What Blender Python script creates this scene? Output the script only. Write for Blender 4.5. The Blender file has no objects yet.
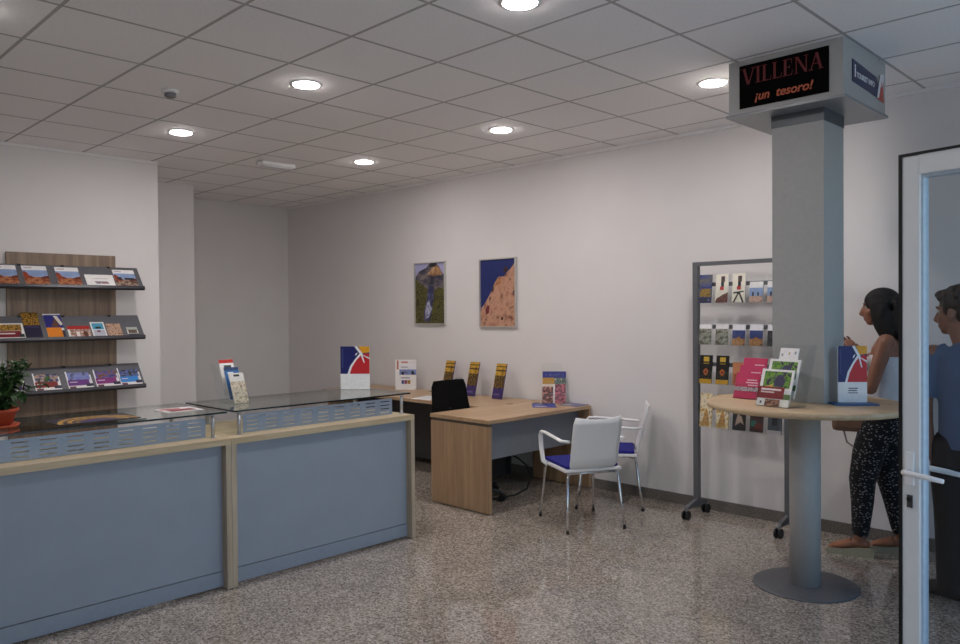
import bpy, bmesh, math, random
from mathutils import Vector, Matrix, Euler
random.seed(7)
PI = math.pi
S = bpy.context.scene
COL = S.collection

# ------------------------------------------------------------------ materials
def lin(c):
    return tuple(((x / 12.92) if x <= .04045 else ((x + .055) / 1.055) ** 2.4) for x in c)
def hexc(h):
    return lin(tuple(int(h[i:i + 2], 16) / 255 for i in (0, 2, 4)))
_mc = {}
def base_mat(name):
    m = bpy.data.materials.new(name); m.use_nodes = True
    nt = m.node_tree; b = nt.nodes['Principled BSDF']
    return m, nt, b
def N(nt, t, **kw):
    n = nt.nodes.new(t)
    for k, v in kw.items():
        if k in n.inputs: n.inputs[k].default_value = v
        else: setattr(n, k, v)
    return n
def M(h, rough=.5, metal=0., var=.06, scale=40., spec=.5, bump=0.):
    """plain surface in one colour with a slight procedural mottling"""
    key = ('M', h, rough, metal, var, scale, spec, bump)
    if key in _mc: return _mc[key]
    m, nt, b = base_mat('paint_' + h)
    c = hexc(h)
    t = N(nt, 'ShaderNodeTexCoord'); n = N(nt, 'ShaderNodeTexNoise', Scale=scale, Detail=3.)
    r = N(nt, 'ShaderNodeValToRGB')
    r.color_ramp.elements[0].position = .3; r.color_ramp.elements[1].position = .7
    r.color_ramp.elements[0].color = tuple(x * (1 - var) for x in c) + (1,)
    r.color_ramp.elements[1].color = tuple(min(1, x * (1 + var)) for x in c) + (1,)
    L = nt.links.new
    L(t.outputs['Object'], n.inputs['Vector']); L(n.outputs['Fac'], r.inputs['Fac']); L(r.outputs['Color'], b.inputs['Base Color'])
    b.inputs['Roughness'].default_value = rough; b.inputs['Metallic'].default_value = metal
    b.inputs['Specular IOR Level'].default_value = spec
    if bump:
        bp = N(nt, 'ShaderNodeBump', Strength=bump, Distance=.002); L(n.outputs['Fac'], bp.inputs['Height']); L(bp.outputs['Normal'], b.inputs['Normal'])
    _mc[key] = m; return m
def PM(cols, scale=20., stretch=(1, 1, 1), rough=.4, detail=4., hard=False):
    """photo print: noise through a ramp of several colours"""
    key = ('PM', tuple(cols), scale, stretch, rough, hard)
    if key in _mc: return _mc[key]
    m, nt, b = base_mat('print_' + cols[0])
    t = N(nt, 'ShaderNodeTexCoord'); mp = N(nt, 'ShaderNodeMapping'); mp.inputs['Scale'].default_value = stretch
    n = N(nt, 'ShaderNodeTexNoise', Scale=scale, Detail=detail); r = N(nt, 'ShaderNodeValToRGB')
    cr = r.color_ramp; k = len(cols)
    if hard: cr.interpolation = 'CONSTANT'
    while len(cr.elements) < k: cr.elements.new(.5)
    for i, h in enumerate(cols):
        cr.elements[i].position = .32 + .36 * i / max(1, k - (0 if hard else 1)); cr.elements[i].color = hexc(h) + (1,)
    L = nt.links.new
    L(t.outputs['Object'], mp.inputs['Vector']); L(mp.outputs['Vector'], n.inputs['Vector'])
    L(n.outputs['Fac'], r.inputs['Fac']); L(r.outputs['Color'], b.inputs['Base Color'])
    b.inputs['Roughness'].default_value = rough
    _mc[key] = m; return m
def WOOD(name, c1, c2, axis='z', rough=.4):
    key = ('W', name, axis)
    if key in _mc: return _mc[key]
    m, nt, b = base_mat(name)
    t = N(nt, 'ShaderNodeTexCoord'); mp = N(nt, 'ShaderNodeMapping')
    s = {'z': (14, 14, .7), 'x': (.7, 14, 14), 'y': (14, .7, 14)}[axis]
    mp.inputs['Scale'].default_value = s
    n = N(nt, 'ShaderNodeTexNoise', Scale=1.6, Detail=6., Distortion=.6); r = N(nt, 'ShaderNodeValToRGB')
    r.color_ramp.elements[0].position = .3; r.color_ramp.elements[1].position = .72
    r.color_ramp.elements[0].color = hexc(c1) + (1,); r.color_ramp.elements[1].color = hexc(c2) + (1,)
    n2 = N(nt, 'ShaderNodeTexNoise', Scale=9., Detail=3.); mx = N(nt, 'ShaderNodeMixRGB', blend_type='MULTIPLY'); mx.inputs['Fac'].default_value = .35
    L = nt.links.new
    L(t.outputs['Object'], mp.inputs['Vector']); L(mp.outputs['Vector'], n.inputs['Vector']); L(mp.outputs['Vector'], n2.inputs['Vector'])
    L(n.outputs['Fac'], r.inputs['Fac']); L(r.outputs['Color'], mx.inputs['Color1']); L(n2.outputs['Fac'], mx.inputs['Color2'])
    L(mx.outputs['Color'], b.inputs['Base Color']); b.inputs['Roughness'].default_value = rough
    _mc[key] = m; return m
def GLASS(name, tint='FFFFFF', gloss_rough=.0, gmax=.9, extra=0.):
    """thin pane: see-through with Fresnel reflection"""
    key = ('G', name)
    if key in _mc: return _mc[key]
    m, nt, b = base_mat(name); nt.nodes.remove(b)
    tr = N(nt, 'ShaderNodeBsdfTransparent'); tr.inputs['Color'].default_value = hexc(tint) + (1,)
    gl = N(nt, 'ShaderNodeBsdfGlossy'); gl.inputs['Roughness'].default_value = gloss_rough; gl.inputs['Color'].default_value = (1, 1, 1, 1)
    lw = N(nt, 'ShaderNodeLayerWeight', Blend=.5); mx = N(nt, 'ShaderNodeMixShader')
    pw = N(nt, 'ShaderNodeMath', operation='POWER'); pw.inputs[1].default_value = 5.
    ns = N(nt, 'ShaderNodeTexNoise', Scale=3.); ma = N(nt, 'ShaderNodeMath', operation='MULTIPLY_ADD'); mb = N(nt, 'ShaderNodeMath', operation='MULTIPLY_ADD')
    L = nt.links.new
    L(lw.outputs['Facing'], pw.inputs[0]); L(pw.outputs[0], mb.inputs[0]); mb.inputs[1].default_value = gmax; mb.inputs[2].default_value = .035 + extra
    L(ns.outputs['Fac'], ma.inputs[0]); ma.inputs[1].default_value = .01; L(mb.outputs[0], ma.inputs[2])
    L(ma.outputs[0], mx.inputs['Fac']); L(tr.outputs[0], mx.inputs[1]); L(gl.outputs[0], mx.inputs[2])
    L(mx.outputs[0], nt.nodes['Material Output'].inputs['Surface'])
    _mc[key] = m; return m
def EMIT(name, h, strength):
    key = ('E', name)
    if key in _mc: return _mc[key]
    m, nt, b = base_mat(name)
    c = hexc(h)
    b.inputs['Base Color'].default_value = (tuple(x * .12 for x in c) if strength < 1 else c) + (1,)
    b.inputs['Emission Color'].default_value = c + (1,); b.inputs['Emission Strength'].default_value = strength
    _mc[key] = m; return m
def FLOORMAT():
    m, nt, b = base_mat('polished_granite')
    L = nt.links.new
    t = N(nt, 'ShaderNodeTexCoord')
    v = N(nt, 'ShaderNodeTexVoronoi', Scale=105.); sp = N(nt, 'ShaderNodeSeparateColor')
    n = N(nt, 'ShaderNodeTexNoise', Scale=190., Detail=2.); n2 = N(nt, 'ShaderNodeTexNoise', Scale=5., Detail=3.)
    a = N(nt, 'ShaderNodeMath', operation='MULTIPLY_ADD'); a2 = N(nt, 'ShaderNodeMath', operation='MULTIPLY_ADD')
    r = N(nt, 'ShaderNodeValToRGB'); cr = r.color_ramp
    stops = [(.16, '544d47'), (.34, '857b71'), (.52, '9f958a'), (.68, 'b5aa9f'), (.88, 'd6cdc1')]
    while len(cr.elements) < len(stops): cr.elements.new(.5)
    for i, (p, h) in enumerate(stops):
        cr.elements[i].position = p; cr.elements[i].color = hexc(h) + (1,)
    L(t.outputs['Object'], v.inputs['Vector']); L(t.outputs['Object'], n.inputs['Vector']); L(t.outputs['Object'], n2.inputs['Vector'])
    L(v.outputs['Color'], sp.inputs['Color'])
    a.inputs[1].default_value = .55; a.inputs[2].default_value = -.05
    L(sp.outputs['Red'], a.inputs[0])
    a2.inputs[1].default_value = .55; L(n.outputs['Fac'], a2.inputs[0]); L(a.outputs[0], a2.inputs[2])
    L(a2.outputs[0], r.inputs['Fac'])
    mx = N(nt, 'ShaderNodeMixRGB', blend_type='OVERLAY'); mx.inputs['Fac'].default_value = .25
    L(r.outputs['Color'], mx.inputs['Color1']); L(n2.outputs['Fac'], mx.inputs['Color2'])
    L(mx.outputs['Color'], b.inputs['Base Color'])
    b.inputs['Roughness'].default_value = .05; b.inputs['Specular IOR Level'].default_value = .6
    return m

WALL = M('e8e4e3', .75, var=.012, scale=3.)
CEIL = M('f6f4f3', .85, var=.03, scale=60.)
GRID = M('aeacab', .6)  # T-bars: shade of the recess between tiles put into a darker grey
FLOOR = FLOORMAT()
SKIRT = PM(['34312f', '66615c', '8a847d', '504c49'], 130., rough=.3)
BEECH = WOOD('beech_desk', 'ab8a6a', 'cba984', 'z')  # leg panels: beech darkened for the shade they stand in
BEECHX = WOOD('beech_desk_top', 'bf9c78', 'd9b994', 'x')
BEECHY = WOOD('beech_desk_return', 'bf9c78', 'd9b994', 'y')
OAK = WOOD('oak_counter_upright', 'b3a28a', 'd9c9b0', 'z')
OAKY = WOOD('oak_counter_top', 'c9b18c', 'e4d0ae', 'y')
BOARD = WOOD('grey_oak_board', '80695a', 'b0977e', 'z')
TABLE = WOOD('pale_table_wood', 'cfae85', 'e6cba4', 'x')
DARKEDGE = M('4a4038', .5)
BLUEPANEL = M('98a1ae', .38, var=.03, scale=5.)
BLUEMETAL = M('8d9aab', .4, .2, var=.03)
ALU = M('b4b8be', .3, .9)
CHROME = M('d8dade', .12, 1.)
GREYMETAL = M('b2b1ae', .5, 0., var=.03)
GREYDARK = M('696b6f', .45, .3)
SHELFMETAL = M('6a6a70', .45, .4)
BLACK = M('0c0c0d', .6)
BLACKMESH = M('050506', .9, spec=.2)
BLACKPL = M('17171a', .4)
DARKGREY = M('3b3a3c', .6)
MODESTY = M('7c828a', .5)
WHITEPL = M('eeedec', .35, var=.008)
WHITEDOOR = M('e6e6e4', .35, var=.008)
BLUEFAB = M('18187c', .9, scale=200., var=.2)
PAPER = M('f2f0ee', .5)
COUNTERGLASS = GLASS('counter_glass', 'e9efec', extra=.05)
GLASSEDGE = M('0d1a18', .2)
CLEAR = GLASS('clear_acrylic', 'fcfdfd', gmax=.5, extra=-.017)
DOORGLASS = GLASS('door_glass', 'f2f5f7', extra=-.022)
WINGLASS = GLASS('window_glass', 'dbe8ee')
LED = EMIT('lamp_diffuser', 'fcf5f3', 198.)
TERRA = M('b4492a', .7)
SOIL = PM(['1a1310', '2c211b'], 80.)
LEAF = PM(['10220c', '24441a', '3a6426'], 30., rough=.5)

# ------------------------------------------------------------------ mesh helpers
class B:
    """collects shapes into one mesh with several materials"""
    def __init__(s): s.bm = bmesh.new(); s.mats = []
    def mi(s, m):
        if m not in s.mats: s.mats.append(m)
        return s.mats.index(m)
    def box(s, x0, x1, y0, y1, z0, z1, m, mtx=None, bevel=0.):
        i = s.mi(m); bm = s.bm
        if x0 > x1: x0, x1 = x1, x0
        if y0 > y1: y0, y1 = y1, y0
        if z0 > z1: z0, z1 = z1, z0
        co = [(x, y, z) for x in (x0, x1) for y in (y0, y1) for z in (z0, z1)]
        vs = [bm.verts.new(mtx @ Vector(c) if mtx else c) for c in co]
        fs = [bm.faces.new([vs[j] for j in f]) for f in ((0, 1, 3, 2), (4, 6, 7, 5), (0, 4, 5, 1), (2, 3, 7, 6), (0, 2, 6, 4), (1, 5, 7, 3))]
        for f in fs: f.material_index = i
        if bevel:
            es = list({e for f in fs for e in f.edges})
            r = bmesh.ops.bevel(bm, geom=es, offset=bevel, segments=2, affect='EDGES', profile=.6)
            for f in r['faces']: f.material_index = i
        return s
    def face(s, pts, m):
        f = s.bm.faces.new([s.bm.verts.new(p) for p in pts]); f.material_index = s.mi(m); return s
    def slab(s, pts, d, m):
        """polygon pts pushed along vector d -> closed solid"""
        i = s.mi(m); d = Vector(d); n = len(pts)
        a = [s.bm.verts.new(p) for p in pts]; b = [s.bm.verts.new(Vector(p) + d) for p in pts]
        fs = [s.bm.faces.new(a), s.bm.faces.new(list(reversed(b)))]
        for k in range(n):
            fs.append(s.bm.faces.new([a[k], b[k], b[(k + 1) % n], a[(k + 1) % n]]))
        for f in fs: f.material_index = i
        return s
    def tube(s, pts, r, m, n=12, cap=True, smooth=True, side=None):
        """lofted tube; r is a radius, a list, or a list of (a,b) with a along 'side'"""
        i = s.mi(m); pts = [Vector(p) for p in pts]; K = len(pts)
        rs = r if isinstance(r, (list, tuple)) else [r] * K
        rings = []; u = None
        for k, p in enumerate(pts):
            t = (pts[min(k + 1, K - 1)] - pts[max(k - 1, 0)]).normalized()
            if side is not None: u0 = Vector(side)
            elif u is None: u0 = Vector((0, 0, 1)) if abs(t.z) < .9 else Vector((1, 0, 0))
            else: u0 = u
            u = (u0 - t * u0.dot(t)).normalized(); w = t.cross(u)
            a, b = rs[k] if isinstance(rs[k], (list, tuple)) else (rs[k], rs[k])
            rings.append([s.bm.verts.new(p + u * (a * math.cos(2 * PI * j / n)) + w * (b * math.sin(2 * PI * j / n))) for j in range(n)])
        fs = []
        for k in range(K - 1):
            for j in range(n):
                f = s.bm.faces.new([rings[k][j], rings[k][(j + 1) % n], rings[k + 1][(j + 1) % n], rings[k + 1][j]]); f.smooth = smooth; fs.append(f)
        if cap: fs += [s.bm.faces.new(list(reversed(rings[0]))), s.bm.faces.new(rings[-1])]
        for f in fs: f.material_index = i
        return s
    def cyl(s, p, r, z0, z1, m, n=32):
        return s.tube([(p[0], p[1], z0), (p[0], p[1], z1)], r, m, n)
    def lathe(s, p, prof, m, n=32):
        """closed profile [(r,z),...] turned about the vertical through p"""
        i = s.mi(m); rings = []
        for r, z in prof:
            rings.append([s.bm.verts.new((p[0] + r * math.cos(2 * PI * j / n), p[1] + r * math.sin(2 * PI * j / n), z)) for j in range(n)])
        for k in range(len(prof) - 1):
            for j in range(n):
                f = s.bm.faces.new([rings[k][j], rings[k][(j + 1) % n], rings[k + 1][(j + 1) % n], rings[k + 1][j]]); f.smooth = True; f.material_index = i
        for rg, rev in ((rings[0], True), (rings[-1], False)):
            f = s.bm.faces.new(list(reversed(rg)) if rev else rg); f.material_index = i
        return s
    def ball(s, p, r, m, seg=16, rot=None):
        i = s.mi(m); r = r if isinstance(r, (tuple, list)) else (r, r, r)
        mt = Matrix.Translation(p) @ (rot.to_matrix().to_4x4() if rot else Matrix()) @ Matrix.Diagonal((*r, 1))
        q = bmesh.ops.create_uvsphere(s.bm, u_segments=seg, v_segments=max(8, seg // 2), radius=1, matrix=mt)
        for v in q['verts']:
            for f in v.link_faces: f.material_index = i; f.smooth = True
        return s
    def build(s, name, parent=None, normals=True):
        if normals: bmesh.ops.recalc_face_normals(s.bm, faces=s.bm.faces)
        me = bpy.data.meshes.new(name); s.bm.to_mesh(me); s.bm.free()
        for m in s.mats: me.materials.append(m)
        o = bpy.data.objects.new(name, me); COL.objects.link(o)
        if parent: o.parent = parent
        return o
def tag(o, label=None, cat=None, group=None, kind=None):
    if label: o['label'] = label
    if cat: o['category'] = cat
    if group: o['group'] = group
    if kind: o['kind'] = kind
    return o
def thing(name, label, cat, loc=(0, 0, 0), rz=0., group=None, rx=0.):
    o = bpy.data.objects.new(name, None); COL.objects.link(o)
    o.empty_display_size = .05; o.location = loc; o.rotation_euler = (rx, 0, rz)
    return tag(o, label, cat, group)
def struct(o): return tag(o, kind='structure')
def copy_tree(o, parent=None):
    c = o.copy(); COL.objects.link(c)
    if parent: c.parent = parent
    for ch in list(o.children): copy_tree(ch, c)
    return c
def text_part(name, body, m, size, parent, mtx, shear=0., ext=.001, bold=0., align='CENTER', sx=1.):
    cu = bpy.data.curves.new(name, 'FONT'); cu.body = body; cu.size = size; cu.shear = shear; cu.extrude = ext; cu.offset = bold
    cu.align_x = align; cu.align_y = 'CENTER'
    t = bpy.data.objects.new(name + '_c', cu); COL.objects.link(t)
    dg = bpy.context.evaluated_depsgraph_get(); dg.update()
    me = bpy.data.meshes.new_from_object(t.evaluated_get(dg))
    bpy.data.objects.remove(t); me.name = name
    me.transform(mtx @ Matrix.Diagonal((sx, 1, 1, 1)))
    me.materials.clear(); me.materials.append(m)
    o = bpy.data.objects.new(name, me); COL.objects.link(o); o.parent = parent
    return o

# ------------------------------------------------------------------ setting
Hz = 3.0166; YW = 5.658; XL = -7.3; XF = .07
struct(B().box(-9.6, .2, -1.75, 5.85, -.1, 0, FLOOR).build('floor'))
struct(B().box(-9.6, .22, YW, 5.85, 0, Hz + .12, WALL).build('wall_back'))
struct(B().box(-9.6, XL, -1.75, 3.07, 0, Hz + .12, WALL).build('wall_left'))
struct(B().box(-9.6, -8.37, 3.07, 3.92, 0, Hz + .12, WALL).build('wall_middle'))
struct(B().box(-9.6, -9.27, 3.92, YW, 0, Hz + .12, WALL).build('wall_far'))
struct(B().box(XL, .22, -1.75, -1.6, 0, Hz + .12, WALL).build('wall_front'))
# glazed street side
w = B()
w.box(XF, .22, -1.6, YW, 2.72, Hz + .12, WALL); w.box(XF, .22, 5.35, YW, 0, 2.72, WALL)
w.box(XF, .22, -1.6, .06, 0, 2.72, WALL); w.box(XF, .22, 2.92, 3.1, 0, 2.72, WALL)
w.box(XF, .22, 3.1, 5.35, 0, .12, WALL);
struct(w.build('wall_right'))
def window(n, y0, y1, z0, z1):
    r = B(); t = .06
    for a in (y0, y1 - t, (y0 + y1 - t) / 2): r.box(.11, .17, a, a + t, z0, z1, WHITEDOOR)
    r.box(.11, .17, y0, y1, z0, z0 + t, WHITEDOOR); r.box(.11, .17, y0, y1, z1 - t, z1, WHITEDOOR)
    o = struct(r.build('window_%d' % n))
    B().box(.138, .144, y0 + t, y1 - t, z0 + t, z1 - t, WINGLASS).build('pane', o)
window(1, 3.1, 5.35, .12, 2.72);
window(2, .06, 2.92, 2.2, 2.72)
# ceiling: tile field with the T-bars of the grid standing a little proud
c = B(); c.box(-9.6, .22, -1.75, 5.85, Hz + .001, Hz + .1, CEIL)
x = -3.3026 - 10 * .6
while x < XF:
    if x > -9.27: c.box(x - .009, x + .009, -1.6, YW, Hz + .0005, Hz + .008, GRID)
    x += .6
y = 2.4049 - 6 * .6
while y < YW:
    c.box(-9.27, XF, y - .009, y + .009, Hz + .0003, Hz + .008, GRID)
    y += .6
struct(c.build('ceiling'))
struct(B().box(-9.27, XF, YW - .02, YW, Hz - .022, Hz, CEIL).build('trim_1'))
struct(B().box(XL, XL + .02, -1.6, 3.07, Hz - .022, Hz, CEIL).build('trim_2'))
struct(B().box(-9.27, XF, YW - .012, YW, 0, .085, SKIRT).build('baseboard_back'))
struct(B().box(XL, XL + .012, -1.6, 3.07, 0, .085, SKIRT).build('baseboard_left'))
struct(B().box(-9.27, -9.258, 3.92, YW - .012, 0, .085, SKIRT).build('baseboard_far'))
# the street outside
PAVE = PM(['84868a', '9b9da2', '909296'], 4.)
struct(B().box(.22, 14, -14, 18, -.14, -.04, PAVE).build('pavement'))

# ------------------------------------------------------------------ ceiling fittings
def downlight(x, y, label):
    t = thing('downlight', label, 'ceiling light', (x, y, Hz), 0, 'round downlights in the ceiling')
    B().lathe((0, 0), [(.1, .002), (.1, -.002), (.084, -.005), (.078, -.004), (.078, .002)], WHITEPL).build('trim_ring', t)
    B().lathe((0, 0), [(.078, -.003), (.077, -.0055), (.07, -.009), (.05, -.0105), (.0005, -.011)], LED).build('diffuser', t)
for x, y, l in [(-4.19, 2.70, 'round lit downlight, upper left, between the smoke detector and the top edge of the room'),
                (-5.97, 2.70, 'round lit downlight leftmost in the ceiling, above the edge of the shelf wall'),
                (-5.96, 4.47, 'round lit downlight farthest from the camera, beside the white emergency light'),
                (-4.18, 4.47, 'round lit downlight above the two framed pictures, middle of the ceiling'),
                (-2.40, 2.70, 'round lit downlight cut by the top edge of the photo'),
                (-2.40, 4.52, 'round lit downlight beside the hanging black screen of the totem'),
                (-4.19, .905, None)]:
    downlight(x, y, l or 'round downlight of the ceiling row outside the view')
t = thing('smoke_detector', 'small round smoke detector on the ceiling left of the downlights', 'smoke detector', (-4.89, 2.144, Hz))
B().lathe((0, 0), [(.052, .0), (.052, -.018), (.044, -.022)], WHITEPL).build('base', t)
B().lathe((0, 0), [(.034, -.022), (.036, -.042), (.022, -.05)], M('77777a', .5)).build('sensor', t)
t = thing('emergency_light', 'white oblong emergency light on the ceiling in the far part', 'emergency light', (-6.58, 3.9, Hz))
B().box(-.06, .06, -.175, .175, -.035, 0, WHITEPL, bevel=.008).build('housing', t)
B().box(-.045, .045, -.155, .155, -.05, -.035, M('d9d9dc', .3), bevel=.006).build('diffuser', t)

# ------------------------------------------------------------------ pictures
def picture(x0, x1, z0, z1, label, shapes):
    y = YW
    t = thing('framed_picture', label, 'picture', ((x0 + x1) / 2, y, z0), 0, 'framed landscape photographs on the long wall')
    W = (x1 - x0) / 2; H = z1 - z0; f = .012
    fr = B()
    for a in ((-W, -W + f, 0, H), (W - f, W, 0, H), (-W + f, W - f, 0, f), (-W + f, W - f, H - f, H)): fr.box(a[0], a[1], -.028, -.001, a[2], a[3], M('cbc8c4', .35, .3))
    fr.box(-W + f, W - f, -.012, -.001, f, H - f, M('5a5a5a'))
    fr.build('frame', t)
    p = B()
    for k, (pts, m) in enumerate(shapes):
        p.slab([(-W + f + u * (2 * W - 2 * f), -.0125 - .0004 * k, f + v * (H - 2 * f)) for u, v in pts], (0, -.0004, 0), m)
    p.build('print', t)
picture(-6.615, -6.11, 1.452, 2.134, 'framed photo of a rocky mountain above green scrub, left of the two', [
    ([(0, 0), (1, 0), (1, 1), (0, 1)], M('a9a9cf', .4)),
    ([(0, .5), (1, .5), (1, .78), (.9, .84), (.82, .93), (.72, 1), (.5, 1), (.38, .93), (.12, .87), (.03, .8), (0, .76)], PM(['262838', '4a4856', '6e6468', '8d8078'], 9., (1, 1, 1.6))),
    ([(.42, .82), (.6, .78), (.9, .80), (.84, .9), (.72, .97), (.6, .92)], PM(['7a5138', 'b58a60', 'd5ad84'], 14.)),
    ([(.5, .93), (.7, .94), (.72, 1), (.5, 1)], PM(['191a20', '33343c'], 16.)),
    ([(0, 0), (1, 0), (1, .56), (.8, .6), (.62, .54), (.4, .58), (.22, .66), (.08, .72), (0, .74)], PM(['1c1c10', '45421e', '67622f', '2c2c1a', '7a7440'], 24.)),
    ([(.3, .04), (.5, .04), (.56, .2), (.62, .4), (.64, .6), (.45, .64), (.4, .4), (.3, .2)], PM(['2a2c4a', '40426a', '6a6a8e'], 18.)),
    ([(.34, .08), (.46, .1), (.52, .2), (.6, .26), (.5, .3), (.48, .38), (.4, .34), (.34, .22)], PM(['8d8db0', 'c7c7dc', '6a6a90'], 30.)),
])
picture(-5.593, -5.09, 1.43, 2.122, 'framed photo of a climber on an orange rock slope, right of the two', [
    ([(0, 0), (1, 0), (1, 1), (0, 1)], M('24306e', .4, var=.12, scale=3.)),
    ([(0, 0), (1, 0), (1, .97), (.94, .9), (.86, .85), (.76, .8), (.68, .74), (.52, .74), (.4, .64), (.34, .55), (.24, .45), (.14, .36), (.06, .3), (0, .26)], PM(['7a4b3c', 'b98970', 'cf9f84', '9a6d58'], 14.)),
    ([(.14, .17), (.24, .2), (.26, .3), (.2, .32), (.14, .26)], PM(['3a1d22', '8e2c2c', '2a2a3c'], 40.)),
    ([(.66, .8), (.76, .8), (.78, .88), (.7, .88)], PM(['2a1d16', '56382c'], 40.)),
    ([(.32, .5), (.38, .53), (.4, .6), (.34, .57)], M('4a2c22')), ([(.58, .1), (.64, .09), (.66, .13), (.6, .14)], M('402820')), ([(.92, .5), (.99, .48), (.97, .54)], M('46302a')), ([(.25, .38), (.29, .4), (.29, .45), (.26, .43)], M('4a2c22')),
    ([(.12, .08), (.18, .09), (.16, .13)], M('4a3028')), ([(.4, .6), (.6, .62), (.62, .7), (.5, .71)], PM(['a06a4a', 'd39a66'], 30.)),
])

# ------------------------------------------------------------------ wall brochure shelving
BY = 2.235
sh = thing('brochure_shelving', 'grey-brown wall board with three sloping grey metal brochure shelves', 'brochure shelf', (XL, BY, 0))
B().box(.004, .03, -.435, .43, .02, 2.115, BOARD).build('back_panel', sh)
def shelf(zb, zf):
    # sloping plate from (x=.075,zb) down to (x=.24,zf), with an upstand lip
    s = B(); yl, yr = -.6, .6
    s.slab([(.075, yl, zb), (.24, yl, zf), (.24, yl, zf - .012), (.07, yl, zb - .008)], (0, yr - yl, 0), SHELFMETAL)
    o = s.build('shelf', sh)
    l = B(); l.slab([(.236, yl, zf + .004), (.252, yl, zf + .018), (.262, yl, zf - .004), (.25, yl, zf - .022), (.232, yl, zf - .016)], (0, yr - yl, 0), M('3c3c42', .4, .4)); l.build('lip', o)
    for yy in (-.36, -.03, .35):
        k = B(); k.box(.03, .085, yy - .012, yy + .012, zb - .03, zb + .004, BLACKPL); k.build('bracket', o)
for zb, zf in ((2.01, 1.825), (1.58, 1.388), (1.145, .95)): shelf(zb, zf)
TILT = math.atan2(.165, .19)

def leaflet(name, w, h, blocks, label, cat, loc, rz, tilt=0., group=None, t=.006, bg='f2f0ee'):
    """a printed leaflet or booklet; base centre at loc, front faces local -y; blocks in 0..1"""
    b = B(); b.box(-w / 2, w / 2, 0, t, 0, h, M(bg, .45))
    for k, bl in enumerate(blocks):
        m = bl[-1] if not isinstance(bl[-1], str) else M(bl[-1], .4)
        if len(bl) == 5: x0, y0, x1, y1 = bl[:4]; pts = [(x0, y0), (x1, y0), (x1, y1), (x0, y1)]
        else: pts = bl[0]
        d = -.0003 - .00025 * k
        b.slab([(-w / 2 + u * w, d + .0002, v * h) for u, v in pts], (0, -.0003, 0), m)
    o = b.build(name)
    o.location = loc; o.rotation_euler = (-tilt, 0, rz)
    return tag(o, label, cat, group)

SKYP = M('8fa6cf', .4, var=.15, scale=12.)
def cov_coast(dark=False):
    return [(0, 0, 1, .42, PM(['5a2a18', '9a4a2a', 'c08458', '3c1c16'] if not dark else ['2c2222', '6a4a3c', 'b09a88', '3a3030'], 28.)), (0, .42, 1, .78, SKYP),
            ([(0, .3), (.42, .36), (.34, .46), (.22, .5), (.16, .66), (.05, .72), (0, .66)], PM(['c0552c', '8a3a22', '5a2418'], 40.)), ([(.6, .34), (1, .34), (1, .5), (.8, .46)], PM(['7a3420', '3a1a14'], 50.)), (0, .8, 1, 1, 'f4f2f2'), (.08, .86, .4, .93, 'c9b8c0')] + ([(.12, .4, .32, .56, '1b1b24'), (.45, .4, .9, .52, '20202a')] if dark else [])
def on_shelf(y, zf, w, h, blocks, label, group, name='brochure', bg='f2f0ee', cat='brochure'):
    leaflet(name, w, h, blocks, label, cat, (XL + .2365 - .003, y, zf + .0105), PI / 2, TILT, group, .005, bg)
def py(px): return 1.692 + (px / 143.8) * 1.137 - .04 * math.sin(PI * px / 143.8) * .4
G1 = 'brochures on the top wall shelf'; G2 = 'brochures on the middle wall shelf'; G3 = 'brochures on the bottom wall shelf'
z1, z2, z3 = 1.825, 1.388, .95
on_shelf(py(9), z1, .17, .215, cov_coast(), 'white, blue and orange brochure at the left photo edge on the top wall shelf', G1)
on_shelf(py(38), z1, .185, .215, cov_coast(), 'white, blue and orange brochure second from left on the top wall shelf', G1)
on_shelf(py(70), z1, .185, .21, cov_coast(), 'white, blue and orange brochure left of the plain white one on the top shelf', G1)
on_shelf(py(101), z1, .235, .135, [(.3, .3, .75, .42, 'a48c94'), (.33, .22, .5, .3, '30384e'), (.52, .22, .78, .3, '7a3036'), (.28, .62, .8, .68, 'cfc9cc')], 'white landscape-format leaflet with small print on the top wall shelf', G1)
on_shelf(py(128), z1, .185, .2, cov_coast(True), 'brochure with dark tree silhouettes at the right end of the top wall shelf', G1)
on_shelf(py(10), z2, .23, .165, [(.04, .52, .93, .92, PM(['1a120c', '6a4a16', 'c79a3a', '2a1a10'], 60.)), (.02, .1, .9, .5, '7a1526'), (.1, .3, .7, .38, 'e8dada'), (.82, .1, .98, .3, '2a2a30')], 'red and black brochure with white border at left of the middle wall shelf', G2)
on_shelf(py(34), z2, .125, .28, [(0, 0, 1, 1, '191437'), (0, .5, 1, 1, PM(['140f18', '4a3312', 'b98a2a', '1c1422'], 55.)), (.1, .4, .9, .46, '3a3060')], 'dark navy and gold tall leaflet on the middle wall shelf', G2, bg='191437')
on_shelf(py(56), z2, .135, .265, [(0, .4, 1, .95, '2a2a7c'), ([(.3, .45), (.7, .9), (.75, .45)], '6a4438'), ([(.55, .92), (.8, .9), (1, .55), (.85, .5)], 'e4dccf'), (0, 0, .85, .42, 'e8881a'), (.85, 0, 1, .3, '1c1a34')], 'blue and orange tall leaflet on the middle wall shelf', G2)
on_shelf(py(79), z2, .18, .125, [(0, .7, 1, 1, 'b4201c'), (.1, 0, 1, .7, PM(['6a2c20', 'a9806a', 'efe7df'], 45.)), (.35, .05, .5, .5, 'f4ecea'), (.68, .05, .85, .5, '5a2418')], 'small red, white and brown leaflet on the middle wall shelf', G2)
on_shelf(py(99), z2, .115, .165, [(.1, .5, .9, .92, '4aa2c4'), (.3, .55, .7, .68, '1c2a34'), (.1, .05, .9, .45, 'c2c2d0'), (.35, .3, .6, .42, '7a4a5c')], 'pale blue and white leaflet on the middle wall shelf', G2)
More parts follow.
